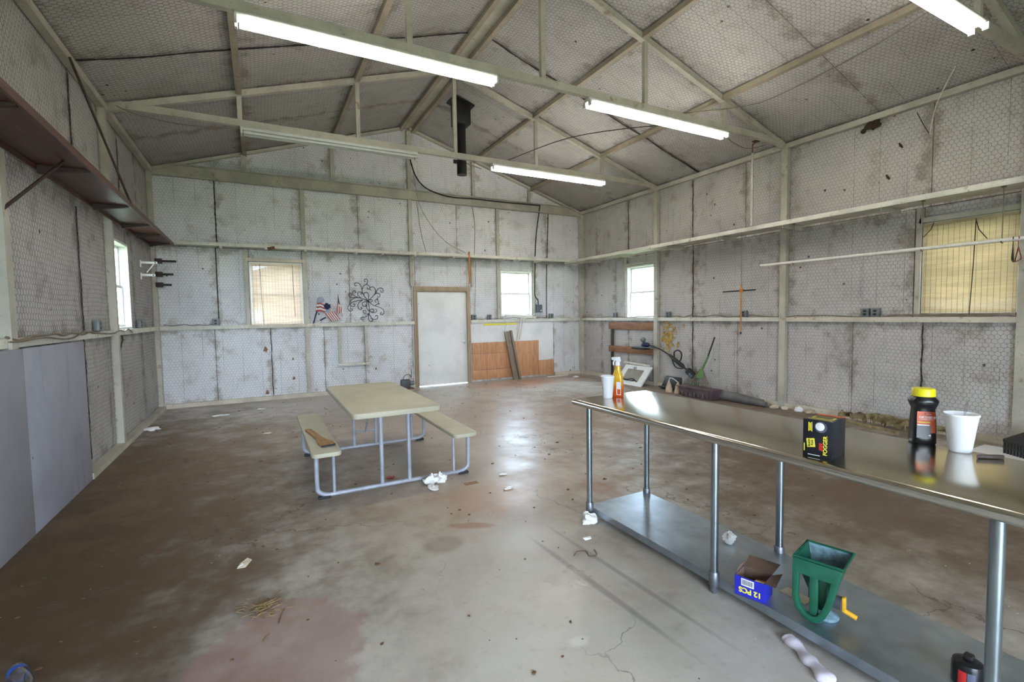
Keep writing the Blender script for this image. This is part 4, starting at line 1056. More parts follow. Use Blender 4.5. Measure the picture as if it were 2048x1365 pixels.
# plywood, hardboard and laths under the bare window
pw = thing('plywood_patch', 'orange plywood boards covering the lower wall right of the door', 'plywood')
for (a, b, c, d) in ((4.20, 5.30, 0.05, 0.262), (4.20, 5.30, 0.266, 0.632), (4.20, 5.30, 0.636, 0.895), (5.304, 5.95, 0.05, 0.89), (5.954, 6.38, 0.03, 0.40)):
    MB().box(a, D - 0.030, c, b, D - 0.012, d).build('board', 'plywood', pw, 0.002)
hbd = thing('hardboard_sheet', 'torn white hardboard sheet above the orange plywood', 'hardboard')
poly = [(4.18, 0.885), (5.955, 0.885), (5.955, 0.33), (6.02, 0.335), (6.08, 0.365), (6.15, 0.36), (6.22, 0.41), (6.30, 0.42), (6.33, 0.46), (6.365, 0.46), (6.365, 1.342), (4.18, 1.342)]
MB().prism([(x, D - 0.020, z) for x, z in poly], (0, 0.012, 0)).build('sheet', 'hardboard', hbd)
MB().box(4.5, D - 0.030, 1.285, 5.35, D - 0.020, 1.320).build('edge_strip', 'capyellow', hbd)
def leaner(x, label, w, mat, L=1.24, off=0.0, lean=0.17, tilt=0.16, t=0.03):
    r = thing('leaning_plank', label, 'plank', (x, D - 0.035 - lean - t, 0.0))
    MB().hexa([(0, 0, 0), (w, 0, 0), (w, t, 0), (0, t, 0), (-tilt, lean, L), (w - tilt, lean, L), (w - tilt, lean + t, L), (-tilt, lean + t, L)]).build('plank', mat, r, 0.003)
    return r
leaner(5.17, 'grey plank leaning on the plywood, left one of the pair', 0.12, 'greyplank', 1.13, lean=0.13)
leaner(5.31, 'narrow grey plank leaning on the plywood, right one of the pair', 0.05, 'greyplank', 1.15, lean=0.13, t=0.05)
for i, (x0, x1, z0, z1, w) in enumerate(((5.36, 5.46, 0.90, 1.44, 0.035), (5.41, 5.53, 0.93, 1.46, 0.03))):
    tag(MB().beam((x0, D - 0.035 - 0.012 * i, z0), (x1, D - 0.075 - 0.012 * i, z1), w, 0.010, (0, 1, 0)).build('lath_strip', 'laths'), ['white lath hanging below the bare end-wall window, left one', 'white lath hanging below the bare end-wall window, right one'][i], 'lath')
tag(MB().beam((5.02, D - 0.08, 1.50), (5.85, D - 0.08, 1.44), 0.05, 0.014, (0, 1, 0)).build('window_stool', 'laths'), 'loose white sill board below the bare end-wall window', 'board')
cable([(4.98, D - 0.08, 1.45), (5.05, D - 0.09, 1.30), (5.01, D - 0.07, 1.15), (5.06, D - 0.06, 1.05)], 0.006, 'cablewhite', 'white cord dangling from the bare end-wall window')
cable([(5.1, D - 0.09, 1.42), (5.45, D - 0.11, 1.40), (5.75, D - 0.09, 1.50), (5.9, D - 0.06, 1.55)], 0.008, 'cablewhite', 'white cord looping along the loose sill board')
# motor box beside the door
mb_ = thing('small_pump', 'small dark grey pump on the floor left of the door frame', 'pump', (2.63, D - 0.16, 0.0))
MB().box(-0.10, -0.06, 0.02, 0.09, 0.06, 0.20).build('body', 'greydark', mb_, 0.02); MB().tube([(0.09, 0, 0.12), (0.17, 0, 0.12)], 0.045, 12).build('motor', 'greybox', mb_); MB().box(-0.11, -0.07, 0, 0.16, 0.07, 0.02).build('base', 'rust', mb_)
MB().tube(smooth([(-0.05, 0, 0.19), (-0.02, 0, 0.28), (0.08, 0.02, 0.30), (0.14, 0.05, 0.24), (0.15, 0.08, 0.40)]), 0.010, 6).build('hose', 'cablegrey', mb_)
# loose lath on the floor by the corner
tag(MB().beam((6.05, D - 0.25, 0.012), (6.65, D - 0.22, 0.012), 0.05, 0.02).build('floor_lath', 'laths'), 'white lath lying on the floor in the far corner', 'lath')

# ================================================================== RIGHT WALL THINGS
br = thing('wall_rack', 'two brown boards on a dark post below the bare right window', 'rack', (XR - 0.01, 8.0, 0.0))
for (z0, z1, a) in ((1.150, 1.312, 0.0), (0.618, 0.780, 0.012)):
    MB().hexa([(-0.05, 0.79, z0 + a), (-0.05, -0.70, z0), (-0.012, -0.70, z0), (-0.012, 0.79, z0 + a), (-0.05, 0.79, z1 - a), (-0.05, -0.70, z1), (-0.012, -0.70, z1), (-0.012, 0.79, z1 - a)]).build('board', 'brownboard', br, 0.003)
MB().box(-0.045, 0.66, 0.08, -0.012, 0.72, 1.15).build('post', 'darkpost', br, 0.002)

# loose yellow foam showing through torn lining
tf = MB(); q = random.Random(5)
for k in range(110):
    y = q.gauss(7.0, 0.11); z = q.gauss(1.06, 0.17)
    if z > 1.33: continue
    tf.blob((XR - 0.006, y, z), q.uniform(0.006, 0.022), k, 0.6, 8, 6, (0.3, 1, 1.6))
tag(tf.build('torn_foam', 'foamyellow'), 'crumbling yellow foam torn from the wall right of the brown boards', 'foam', kind='stuff')
for i, (x, z, s, lab) in enumerate(((0.06, 0.94, 0.07, 'torn brown lining flap under the pale blind'), (0.52, 0.74, 0.035, 'small torn lining flap beside the wall post, upper'), (0.52, 0.37, 0.045, 'small torn lining flap beside the wall post, lower'), (0.06, 0.14, 0.06, 'torn lining flap just above the base channel'), (2.06, 0.45, 0.03, 'tiny torn flap right of the U-shaped frame'))):
    a = MB(); a.prism([(x, D - 0.012, z + s), (x + s * 0.6, D - 0.040, z + s * 0.1), (x + s * 0.35, D - 0.012, z - s * 0.5), (x - s * 0.5, D - 0.012, z - s * 0.35)], (0, 0.005, 0))
    tag(a.build('torn_flap', 'cardboard'), lab, 'torn lining')

# hanging squeegee
sq = thing('squeegee', 'squeegee with orange handle hanging from a wire below the deep shelf', 'squeegee', (6.79, 5.03, 1.15))
MB().tube([(0, 0, 0.03), (0, 0, 0.80)], 0.012, 10).build('handle', 'orangewood', sq)
MB().lathe([(0.012, 0), (0.013, 0.035)], n=10).build('end_cap', 'trimblack', sq)
MB().beam((0.02, -0.235, 0.695), (0.02, 0.355, 0.688), 0.02, 0.022).build('blade_bar', 'trimblack', sq, 0.004)
MB().box(-0.016, -0.03, 0.67, 0.025, 0.03, 0.72).build('socket', 'orangecord', sq, 0.004)
MB().tube([(0, 0, 0.80), (0, 0, 1.616)], 0.0035, 6).build('hanging_wire', 'cablegrey', sq)

# string trimmer propped on the lower brown board
st = thing('string_trimmer', 'black string trimmer leaning slantwise on the lower brown board', 'trimmer', (7.115, 7.02, 0.0))
MB().tube([(-0.02, 0.52, 0.885), (0.0, 0.06, 0.77), (0.0, -0.20, 0.665)], 0.014, 10).build('shaft', 'trimblack', st)
MB().tube([(0.0, -0.17, 0.68), (0.0, -0.30, 0.60), (0.0, -0.50, 0.49), (0.0, -0.56, 0.45)], [0.022, 0.036, 0.040, 0.018], 12).build('grip_body', 'trimblack', st)
MB().tube(smooth([(0, -0.30, 0.64), (0, -0.30, 0.74), (0, -0.40, 0.78), (0, -0.48, 0.72), (0, -0.46, 0.60), (0, -0.40, 0.56)]), 0.014, 8).build('loop_handle', 'trimblack', st)
MB().tube(smooth([(0, -0.24, 0.60), (0, -0.32, 0.46), (0, -0.46, 0.43), (0, -0.55, 0.46)]), 0.012, 8).build('trigger_guard', 'trimblack', st)
MB().tube([(0, -0.56, 0.45), (0, -0.66, 0.385)], 0.018, 10).build('neck', 'trimblack', st)
MB().beam((0, -0.63, 0.42), (0, -0.83, 0.27), 0.09, 0.11).build('battery', 'trimblack', st, 0.012)
MB().beam((-0.05, -0.70, 0.36), (-0.05, -0.78, 0.30), 0.012, 0.05).build('battery_label', 'smoke', st)
MB().box(-0.10, 0.18, 0.785, 0.05, 0.78, 0.800).build('guard', 'toolgrey', st, 0.004)
MB().box(-0.10, 0.42, 0.745, 0.05, 0.80, 0.785).build('guard_skirt', 'trimblack', st, 0.006)
MB().blob((-0.02, 0.46, 0.845), 0.085, 3, 0.12, s=(0.8, 1.2, 0.6)).build('motor_cover', 'trimblue', st)
MB().blob((-0.02, 0.54, 0.945), 0.062, 4, 0.1, s=(0.9, 1.0, 0.85)).build('spool_head', 'toolgrey', st)

# leaf rake
rk = thing('leaf_rake', 'green leaf rake leaning against the right wall, tines down', 'rake', (7.0, 6.03, 0.0))
MB().tube([(0.15, -0.215, 1.06), (0.105, -0.105, 0.70)], 0.014, 10).build('handle', 'trimblack', rk)
MB().tube([(0.11, -0.115, 0.72), (0.07, -0.01, 0.47)], [0.017, 0.022], 10).build('socket', 'rakegreen', rk)
MB().prism([(0.075, -0.03, 0.50), (0.065, 0.03, 0.46), (0.035, 0.09, 0.30), (0.035, -0.09, 0.33)], (-0.012, 0, 0)).build('fan_plate', 'rakegreen', rk)
for k in range(11):
    a = -0.36 + 0.075 * k
    MB().tube([(0.07, 0.0 + a * 0.08, 0.47), (0.035, a * 0.45, 0.27), (0.0, a, 0.045), (-0.03, a * 1.02, 0.012)], 0.0075, 6).build('tine', 'rakebrown', rk)
MB().tube([(0.03, -0.17, 0.24), (0.025, 0.0, 0.225), (0.03, 0.19, 0.24)], 0.008, 6).build('tie_bar', 'rakebrown', rk)
MB().box(0.05, 0.02, 0.06, 0.055, 0.22, 0.27).build('plate', 'mossgreen', rk)

# litter of tools at the foot of the right wall
dp = thing('dustpan', 'black plastic dustpan standing against the right wall', 'dustpan', (7.03, 6.73, 0.0))
MB().hexa([(-0.02, -0.26, 0.0), (-0.02, 0.26, 0.0), (0.02, 0.26, 0.0), (0.02, -0.26, 0.0), (0.05, -0.22, 0.26), (0.05, 0.17, 0.26), (0.075, 0.17, 0.26), (0.075, -0.22, 0.26)]).build('pan', 'trimblack', dp, 0.01)
m = MB(); m.hexa([(-0.07, -0.26, 0.03), (-0.07, 0.26, 0.03), (-0.01, 0.26, 0.03), (-0.01, -0.26, 0.03), (-0.065, -0.26, 0.06), (-0.065, 0.26, 0.06), (-0.01, 0.26, 0.06), (-0.01, -0.26, 0.06)]); m.build('lip', 'trimblack', dp, 0.006)
tg = thing('cloth_pouch', 'two tan cloth pouches joined by a wire handle', 'pouch', (6.84, 6.46, 0.0))
for y in (0.13, -0.09):
    MB().lathe([(0.075, 0.0), (0.070, 0.05), (0.045, 0.14), (0.018, 0.20), (0.012, 0.22)], (0, y, 0), 14, 0.8, 1.0).build('pouch', 'tan', tg)
MB().tube(smooth([(0, 0.13, 0.21), (0, 0.10, 0.27), (0, 0.02, 0.26), (0, -0.09, 0.21)]), 0.006, 6).build('wire_handle', 'hanger_white', tg)
tb = thing('storage_tub', 'dusty purple plastic tub lying under the leaf rake', 'tub', (6.84, 5.88, 0.0))
m = MB(); m.hexa([(-0.13, -0.36, 0.0), (0.07, -0.36, 0.0), (0.07, 0.30, 0.0), (-0.13, 0.30, 0.0), (-0.15, -0.40, 0.17), (0.09, -0.40, 0.17), (0.09, 0.36, 0.17), (-0.15, 0.36, 0.17)]); m.build('tub_body', 'purplebin', tb, 0.015)
MB().box(-0.17, -0.42, 0.165, 0.10, 0.38, 0.185).build('lid', 'purplebin', tb, 0.006)
for k in range(7): MB().box(-0.162, -0.3 + 0.09 * k, 0.02, -0.148, -0.285 + 0.09 * k, 0.10).build('rib', 'charcoal', tb)
tr = thing('tarp_roll', 'charcoal rolled tarp on the floor right of the purple tub', 'tarp', (6.95, 5.12, 0.0))
MB().tube([(0, 0.42, 0.075), (0.02, 0.15, 0.08), (0.0, -0.15, 0.07), (0.02, -0.42, 0.045)], [0.07, 0.08, 0.07, 0.04], 14).build('roll', 'charcoal', tr)
MB().tube([(0.11, 0.30, 0.06), (0.12, 0.0, 0.07), (0.10, -0.30, 0.05)], 0.05, 10).build('fold', 'charcoal', tr)

# leaning white mirror frame
mf = thing('mirror_frame', 'white framed mirror with scroll trim leaning on the right wall', 'mirror', (6.80, 7.72, 0.0), (0, math.atan2(0.32, 0.385), 0))
def fr(y0, y1, z0, z1, nm, mat, t0=0.0, t1=0.03, bev=0.003): return MB().box(t0, y0, z0, t1, y1, z1).build(nm, mat, mf, bev)
fr(-0.40, -0.24, 0.0, 0.50, 'rail', 'winframe'); fr(0.26, 0.40, 0.0, 0.50, 'rail', 'winframe'); fr(-0.24, 0.26, 0.0, 0.10, 'rail', 'winframe'); fr(-0.24, 0.26, 0.40, 0.50, 'rail', 'winframe')
fr(-0.24, 0.26, 0.10, 0.40, 'mirror_glass', 'mirror', 0.012, 0.018, 0)
for k, (a, b) in enumerate(((0.0, 1), (0.10, -1))):
    MB().tube(smooth([(-0.006, a, 0.43), (-0.006, a + b * 0.05, 0.455), (-0.006, a + b * 0.09, 0.43), (-0.006, a + b * 0.06, 0.405), (-0.006, a + b * 0.03, 0.425)]), 0.005, 6).build('scroll', 'smoke', mf)
tag(MB().beam((7.14, 7.40, 0.405), (7.14, 8.20, 0.43), 0.03, 0.035).build('white_batten', 'laths'), 'white batten behind the leaning mirror', 'batten')
MB().tube(smooth([(0.0, 0.2, 0.13), (-0.02, 0.05, 0.12), (-0.02, -0.08, 0.15), (0.0, -0.18, 0.12)]), 0.012, 6).build('dark_trim', 'trimblack', mf)

# straps, white board and rake head at the right
cs = thing('canvas_strap', 'heap of olive canvas straps at the foot of the right wall', 'strap', (6.98, 3.1, 0.0))
q = random.Random(11)
for k in range(9):
    y0 = -0.52 + 0.11 * k; pts = []
    for j in range(7):
        a = j / 6 * math.pi * q.uniform(0.9, 1.3)
        pts.append((q.uniform(-0.10, 0.10), y0 + 0.16 * math.cos(a) + q.uniform(-0.03, 0.03), 0.04 + max(0.0, 0.075 * math.sin(a) + q.uniform(-0.02, 0.03))))
    MB().strip(smooth(pts), 0.065, 0.004, (q.uniform(-0.3, 0.3), q.uniform(-0.3, 0.3), 1.0)).build('band', 'canvas', cs)
MB().strip(smooth([(-0.02, 0.50, 0.02), (-0.10, 0.30, 0.015), (-0.16, 0.0, 0.012), (-0.22, -0.25, 0.01)]), 0.05, 0.004, (0.3, 0, 1)).build('band', 'canvas', cs)
MB().strip([(0.0, 0.58, 0.02), (0.02, 0.52, 0.14), (-0.02, 0.44, 0.10)], 0.06, 0.004, (1, 0.4, 0.2)).build('band', 'canvas', cs)
wb = MB().box(6.45, 1.35, 0.0, 6.95, 2.14, 0.02).build('white_board', 'hardboard'); tag(wb, 'flat white board on the floor under the black rake head', 'board')
rh = thing('rake_head', 'black plastic rake head with upright teeth at the right picture edge', 'rake', (6.70, 1.92, 0.02), (0, 0, math.radians(-118)))
MB().hexa([(0, 0, 0.13), (0.62, 0, 0.13), (0.62, 0.20, 0.30), (0.12, 0.20, 0.26), (0, 0, 0.15), (0.62, 0, 0.15), (0.62, 0.20, 0.32), (0.12, 0.20, 0.28)]).build('back_plate', 'trimblack', rh)
MB().box(0, -0.012, 0.115, 0.62, 0.012, 0.15).build('bar', 'trimblack', rh, 0.004); MB().box(0, -0.008, 0.055, 0.62, 0.008, 0.068).build('bar', 'trimblack', rh)
for k in range(20):
    MB().box(0.004 + k * 0.031, -0.008, 0.0, 0.018 + k * 0.031, 0.008, 0.12).build('tooth', 'trimblack', rh)

# ================================================================== STAINLESS TABLE
tt = thing('work_table', 'long stainless steel work table with galvanised undershelf', 'table', (2.43, 1.71, 0))
X0, X1, Y0, Y1, ZT = -0.370, 0.385, -1.245, 1.245, 0.875
prof = []
for k in range(13):
    a = math.pi / 2 + math.pi * k / 12 * 1.15
    prof.append((X0 + 0.020 + 0.020 * math.cos(a), ZT - 0.020 + 0.020 * math.sin(a)))
prof += [(X0 + 0.034, ZT - 0.030), (X0 + 0.036, ZT - 0.006), (X1 - 0.036, ZT - 0.006), (X1 - 0.034, ZT - 0.030)]
for k in range(13):
    a = -math.pi / 2 - math.pi * 0.15 + math.pi * k / 12 * 1.15
    prof.append((X1 - 0.020 + 0.020 * math.cos(a), ZT - 0.020 + 0.020 * math.sin(a)))
m = MB(); m.prism([(x, Y0, z) for x, z in prof], (0, Y1 - Y0, 0)); top = m.build('tabletop', 'stainless', tt)
for xe in (X0 + 0.022, X1 - 0.022): MB().tube([(xe, Y0 + 0.002, ZT - 0.0235), (xe, Y1 - 0.002, ZT - 0.0235)], 0.0228, 18).build('rolled_edge', 'rolledge', tt)
for y in (Y0, Y1): MB().box(X0 + 0.012, y - 0.004, ZT - 0.045, X1 - 0.012, y + 0.004, ZT - 0.002).build('end_flange', 'stainless', tt, 0.002)
for y in (-0.9, -0.2, 0.5): MB().box(X0 + 0.10, y - 0.05, ZT - 0.04, X1 - 0.10, y + 0.05, ZT - 0.007).build('stiffener', 'galv', tt)
us = MB(); us.prism([(a, -1.15, b) for a, b in ((-0.308, 0.040), (-0.303, 0.040), (-0.303, 0.080), (0.245, 0.080), (0.245, 0.040), (0.25, 0.040), (0.25, 0.085), (-0.308, 0.085))], (0, 2.28, 0)); us.build('undershelf', 'galv', tt)
for x in (-0.318, 0.245):
    for y in (1.10, 0.0, -1.10):
        lg = MB().tube([(x, y, 0.07), (x, y, 0.848)], 0.0205, 18).build('leg', 'legmetal', tt)
        MB().lathe([(0.026, 0.045), (0.028, 0.05), (0.028, 0.115), (0.024, 0.122)], (x, y, 0), 18).build('collar', 'collar', lg)
        MB().lathe([(0.012, 0.0), (0.019, 0.008), (0.021, 0.05)], (x, y, 0), 16).build('foot', 'collar', lg)

# ================================================================== PICNIC TABLE
pt = thing('picnic_table', 'putty-coloured folding picnic table on a grey tube frame', 'table', (1.02, 4.94, 0))
def slab(x0, x1, y0, y1, z0, z1, r, nm):
    pts = []
    for (cx, cy, a0) in ((x1 - r, y1 - r, 0), (x0 + r, y1 - r, 90), (x0 + r, y0 + r, 180), (x1 - r, y0 + r, 270)):
        for k in range(5):
            a = math.radians(a0 + 22.5 * k); pts.append((cx + r * math.cos(a), cy + r * math.sin(a), z0))
    return MB().prism(pts, (0, 0, z1 - z0)).build(nm, 'resin', pt, 0.008)
slab(-0.385, 0.385, -0.92, 0.92, 0.675, 0.722, 0.06, 'tabletop')
slab(-0.700, -0.468, -0.88, 0.90, 0.388, 0.425, 0.05, 'bench_seat')
slab(0.510, 0.745, -0.88, 0.90, 0.388, 0.425, 0.05, 'bench_seat')
for y in (-0.72, 0.70):
    fr_ = MB().tube(smooth([(-0.655, y, 0.385), (-0.655, y, 0.12), (-0.64, y, 0.06), (-0.58, y, 0.030), (-0.50, y, 0.028), (0, y, 0.028), (0.55, y, 0.028), (0.63, y, 0.030), (0.69, y, 0.06), (0.705, y, 0.12), (0.705, y, 0.385)]), 0.019, 10).build('frame', 'frametube', pt)
    for x in (-0.118, 0.128): MB().tube([(x, y, 0.04), (x, y, 0.672)], 0.018, 10).build('leg', 'frametube', pt)
    for x in (-0.52, 0.555): MB().tube([(x, y, 0.04), (x, y, 0.386)], 0.013, 10).build('seat_post', 'frametube', pt)
    for s, x in ((-1, -0.60), (1, 0.65)): MB().box(x - 0.05, y - 0.022, 0.0, x + 0.05, y + 0.022, 0.022).build('foot', 'rubber', pt, 0.006)
    MB().tube([(-0.118, y, 0.655), (0.128, y, 0.655)], 0.012, 8).build('cross_tube', 'frametube', pt)
    s = 1 if y < 0 else -1
    if y > 0: MB().tube([(0.005, y + s * 0.5, 0.67), (0.005, y + s * 0.02, 0.20)], 0.010, 8).build('brace', 'frametube', pt)
    MB().tube([(-0.118, y, 0.20), (0.128, y, 0.20)], 0.010, 8).build('brace_bar', 'frametube', pt) if y > 0 else None
for x in (-0.585, 0.63): MB().box(x - 0.05, -0.74, 0.372, x + 0.05, 0.72, 0.388).build('seat_rail', 'frametube', pt)
# wooden paddle on the left seat
pd = thing('wooden_paddle', 'worn wooden paddle lying on the left bench seat', 'paddle', (0.47, 4.26, 0.427), (0, 0, math.radians(8.5)))
MB().prism([(-0.055, 0.0, 0), (0.055, 0.0, 0), (0.062, 0.10, 0), (0.045, 0.20, 0), (0.028, 0.28, 0), (0.028, 0.70, 0), (0.0, 0.735, 0), (-0.028, 0.70, 0), (-0.028, 0.28, 0), (-0.045, 0.20, 0), (-0.062, 0.10, 0)], (0, 0, 0.018)).build('blade_and_handle', 'paddlewood', pd, 0.004)
MB().box(-0.056, -0.004, 0.001, 0.056, 0.012, 0.017).build('tip', 'trimblack', pd)

# ================================================================== THINGS ON THE TABLE
def cup(x, y, h, rt, rb, label, n=36):
    c = thing('foam_cup', label, 'cup', (x, y, ZT))
    prof = [(rb - 0.004, 0.0), (rb, 0.004), (rb + (rt - rb) * 0.80, h * 0.80), (rb + (rt - rb) * 0.80 + 0.0012, h * 0.805), (rt - 0.001, h - 0.012), (rt + 0.002, h - 0.010), (rt + 0.003, h - 0.004), (rt + 0.001, h), (rt - 0.003, h - 0.002), (rb + (rt - rb) * 0.5 - 0.003, h * 0.5), (rb - 0.004, 0.010)]
    MB().lathe(prof, n=n).build('cup_wall', 'foam', c, angle=60)
    return c
cup(2.315, 2.845, 0.170, 0.050, 0.036, 'white foam cup at the far table corner beside the orange spray bottle')
cup(2.755, 0.930, 0.172, 0.060, 0.040, 'white foam cup beside the black granule bottle, straw inside')
tag(MB().tube([(2.755, 0.935, 0.895), (2.80, 0.925, 1.105)], 0.0045, 8).build('clear_straw', 'pet'), 'clear plastic straw standing in the nearer foam cup', 'straw')
# orange spray bottle
def loft(m, secs, n=28, e=2.0):
    vs = []
    for (rx, ry, z, cx, ee) in secs:
        for j in range(n):
            t = 2 * math.pi * j / n; c, s = math.cos(t), math.sin(t)
            vs.append((cx + rx * math.copysign(abs(c) ** (2 / ee), c), ry * math.copysign(abs(s) ** (2 / ee), s), z))
    k = len(secs)
    fs = [(i * n + j, i * n + (j + 1) % n, (i + 1) * n + (j + 1) % n, (i + 1) * n + j) for i in range(k - 1) for j in range(n)]
    fs += [tuple(range(n))[::-1], tuple((k - 1) * n + j for j in range(n))]
    return m.add(vs, fs)
sb = thing('spray_bottle', 'orange cleaner spray bottle with white trigger beside the foam cup', 'spray bottle', (2.427, 2.862, ZT), (0, 0, math.radians(-60)))
loft(MB(), [(0.040, 0.026, 0.0, 0, 3), (0.044, 0.029, 0.006, 0, 3), (0.044, 0.029, 0.09, 0, 3), (0.040, 0.027, 0.12, 0, 3), (0.043, 0.029, 0.145, 0, 2.6), (0.038, 0.027, 0.17, 0, 2.4), (0.026, 0.022, 0.20, 0, 2), (0.022, 0.020, 0.235, 0, 2)]).build('bottle', 'cleaner', sb)
loft(MB(), [(0.0225, 0.0205, 0.195, 0, 2), (0.0215, 0.0195, 0.238, 0, 2)]).build('neck_label', 'orangeprint', sb)
MB().box(0.0, -0.0305, 0.015, 0.036, -0.0293, 0.115).build('label', 'whiteprint', sb)
MB().box(0.006, -0.0312, 0.02, 0.032, -0.0305, 0.06).build('label_band', 'orangeprint', sb)
tgr = MB(); tgr.lathe([(0.019, 0.238), (0.019, 0.268), (0.014, 0.274)], n=18); tgr.build('collar', 'whiteprint', sb)
sh_ = MB().hexa([(-0.045, -0.013, 0.282), (0.024, -0.013, 0.270), (0.024, 0.013, 0.270), (-0.045, 0.013, 0.282), (-0.048, -0.012, 0.302), (0.018, -0.011, 0.306), (0.018, 0.011, 0.306), (-0.048, 0.012, 0.302)]).build('spray_head', 'whiteprint', sb, 0.004)
MB().tube(smooth([(-0.025, 0, 0.28), (-0.034, 0, 0.262), (-0.032, 0, 0.24)]), 0.005, 8).build('trigger', 'whiteprint', sh_)
# fogger carton
fg = thing('fogger_carton', 'black fogger carton with yellow lettering on the stainless table', 'carton', (2.124, 1.195, ZT), (0, 0, math.atan2(-0.987, 0.159)))
MB().box(-0.057, 0.0, 0.0, 0.057, 0.150, 0.165).build('carton', 'boxblack', fg, 0.002)
V = axes((0, 0, 1), (-1, 0, 0))
text('FOGGER', 0.022, 'yellowprint', fg, (0.033, -0.0012, 0.058), V, bold=0.0004)
MB().box(0.008, -0.0012, 0.034, 0.022, -0.0004, 0.066).build('red_mark', 'redprint', fg)
MB().prism([(-0.038, -0.0008, 0.040), (-0.006, -0.0008, 0.046), (-0.010, -0.0008, 0.084), (-0.042, -0.0008, 0.078)], (0, -0.0006, 0)).build('logo_patch', 'yellowprint', fg)
text('BLACK', 0.0105, 'blackprint', fg, (-0.030, -0.0020, 0.061), V, bold=0.0003); text('FLAG', 0.0105, 'blackprint', fg, (-0.018, -0.0020, 0.063), V, bold=0.0003)
m = MB(); m.lathe([(0.024, 0.0), (0.024, 0.001), (0.020, 0.0012)], n=24); k = m.build('nozzle_print', 'smoke', fg); k.rotation_euler = (math.pi / 2, 0, 0); k.location = (0.014, 0.0, 0.136)
m = MB(); m.lathe([(0.018, 0.0), (0.017, 0.001), (0.010, 0.0014), (0.008, 0.002)], (0, 0, 0), 24); k = m.build('nozzle_print', 'whiteprint', fg); k.rotation_euler = (math.pi / 2, 0, 0); k.location = (0.011, -0.001, 0.138)
for xx_, zz_, hh_ in ((-0.033, 0.112, 0.040), (-0.027, 0.116, 0.034), (-0.021, 0.112, 0.042), (-0.050, 0.022, 0.034)):
    MB().box(xx_ - 0.0016, -0.0012, zz_, xx_ + 0.0016, -0.0004, zz_ + hh_).build('fine_print', 'yellowprint', fg)
MB().box(-0.035, -0.0010, 0.008, 0.012, -0.0003, 0.011).build('white_line', 'whiteprint', fg)
MB().box(-0.040, 0.045, 0.165, 0.045, 0.090, 0.1656).build('top_print', 'yellowprint', fg); MB().box(-0.032, 0.052, 0.1656, 0.038, 0.083, 0.1662).build('top_print', 'boxblack', fg)
MB().box(-0.050, 0.125, 0.165, 0.057, 0.146, 0.1658).build('top_band', 'orangeprint', fg)
MB().box(-0.045, 0.022, 0.165, 0.045, 0.028, 0.1656).build('top_print', 'yellowprint', fg)
# granule bottle
ob = thing('granule_bottle', 'black granule bottle with yellow cap and orange label', 'bottle', (2.795, 1.085, ZT), (0, 0, math.radians(-50)))
loft(MB(), [(0.044, 0.040, 0.0, 0, 4), (0.048, 0.043, 0.005, 0, 4), (0.048, 0.043, 0.03, 0, 4), (0.045, 0.040, 0.12, 0, 4), (0.042, 0.038, 0.165, 0, 3.5), (0.050, 0.044, 0.182, 0, 3), (0.057, 0.050, 0.200, 0, 2.6), (0.056, 0.049, 0.208, 0, 2.4), (0.044, 0.042, 0.222, 0, 2), (0.040, 0.040, 0.228, 0, 2)]).build('bottle', 'bottleblack', ob)
MB().lathe([(0.043, 0.224), (0.045, 0.226), (0.0445, 0.256), (0.041, 0.262), (0.0, 0.262)], n=36).build('cap', 'capyellow', ob)
MB().hexa([(-0.036, -0.0425, 0.055), (0.036, -0.0425, 0.055), (0.036, -0.035, 0.055), (-0.036, -0.035, 0.055), (-0.034, -0.0395, 0.155), (0.034, -0.0395, 0.155), (0.034, -0.035, 0.155), (-0.034, -0.035, 0.155)]).build('label', 'orangeprint', ob)
MB().box(-0.036, -0.0440, 0.030, 0.018, -0.038, 0.088).build('label_panel', 'boxblack', ob)
TV = axes((1, 0, 0), (0, -0.03, 1))
text('ORTHENE', 0.0145, 'whiteprint', ob, (0.004, -0.0417, 0.128), TV, bold=0.0003)
MB().box(-0.022, -0.0424, 0.1175, 0.030, -0.0405, 0.1195).build('fine_print', 'whiteprint', ob)
MB().box(-0.006, -0.0418, 0.139, 0.022, -0.0400, 0.149).build('brand_patch', 'redprint', ob); text('ORTHO', 0.0065, 'whiteprint', ob, (0.008, -0.0421, 0.144), TV)
MB().box(-0.032, -0.0434, 0.103, 0.014, -0.0405, 0.107).build('label_line', 'yellowprint', ob); MB().box(-0.034, -0.0440, 0.089, 0.012, -0.041, 0.094).build('label_line', 'whiteprint', ob)
MB().box(0.010, -0.0446, 0.040, 0.018, -0.0440, 0.047).build('label_dot', 'whiteprint', ob)
# pocket knife
pk = thing('pocket_knife', 'dark closed pocket knife lying beside the foam cup with the straw', 'knife', (2.725, 0.822, ZT), (0, 0, math.atan2(-0.063, 0.092)))
loft_m = MB(); loft_m.prism([(-0.055, -0.004, 0.001), (-0.03, -0.010, 0.001), (0.04, -0.011, 0.001), (0.055, -0.004, 0.001), (0.055, 0.006, 0.001), (0.03, 0.011, 0.001), (-0.04, 0.008, 0.001)], (0, 0, 0.014)); loft_m.build('handle', 'darkpost', pk, 0.003)
MB().tube([(-0.03, 0, 0.008), (-0.03, 0, 0.0162)], 0.003, 8).build('pivot', 'rust', pk)

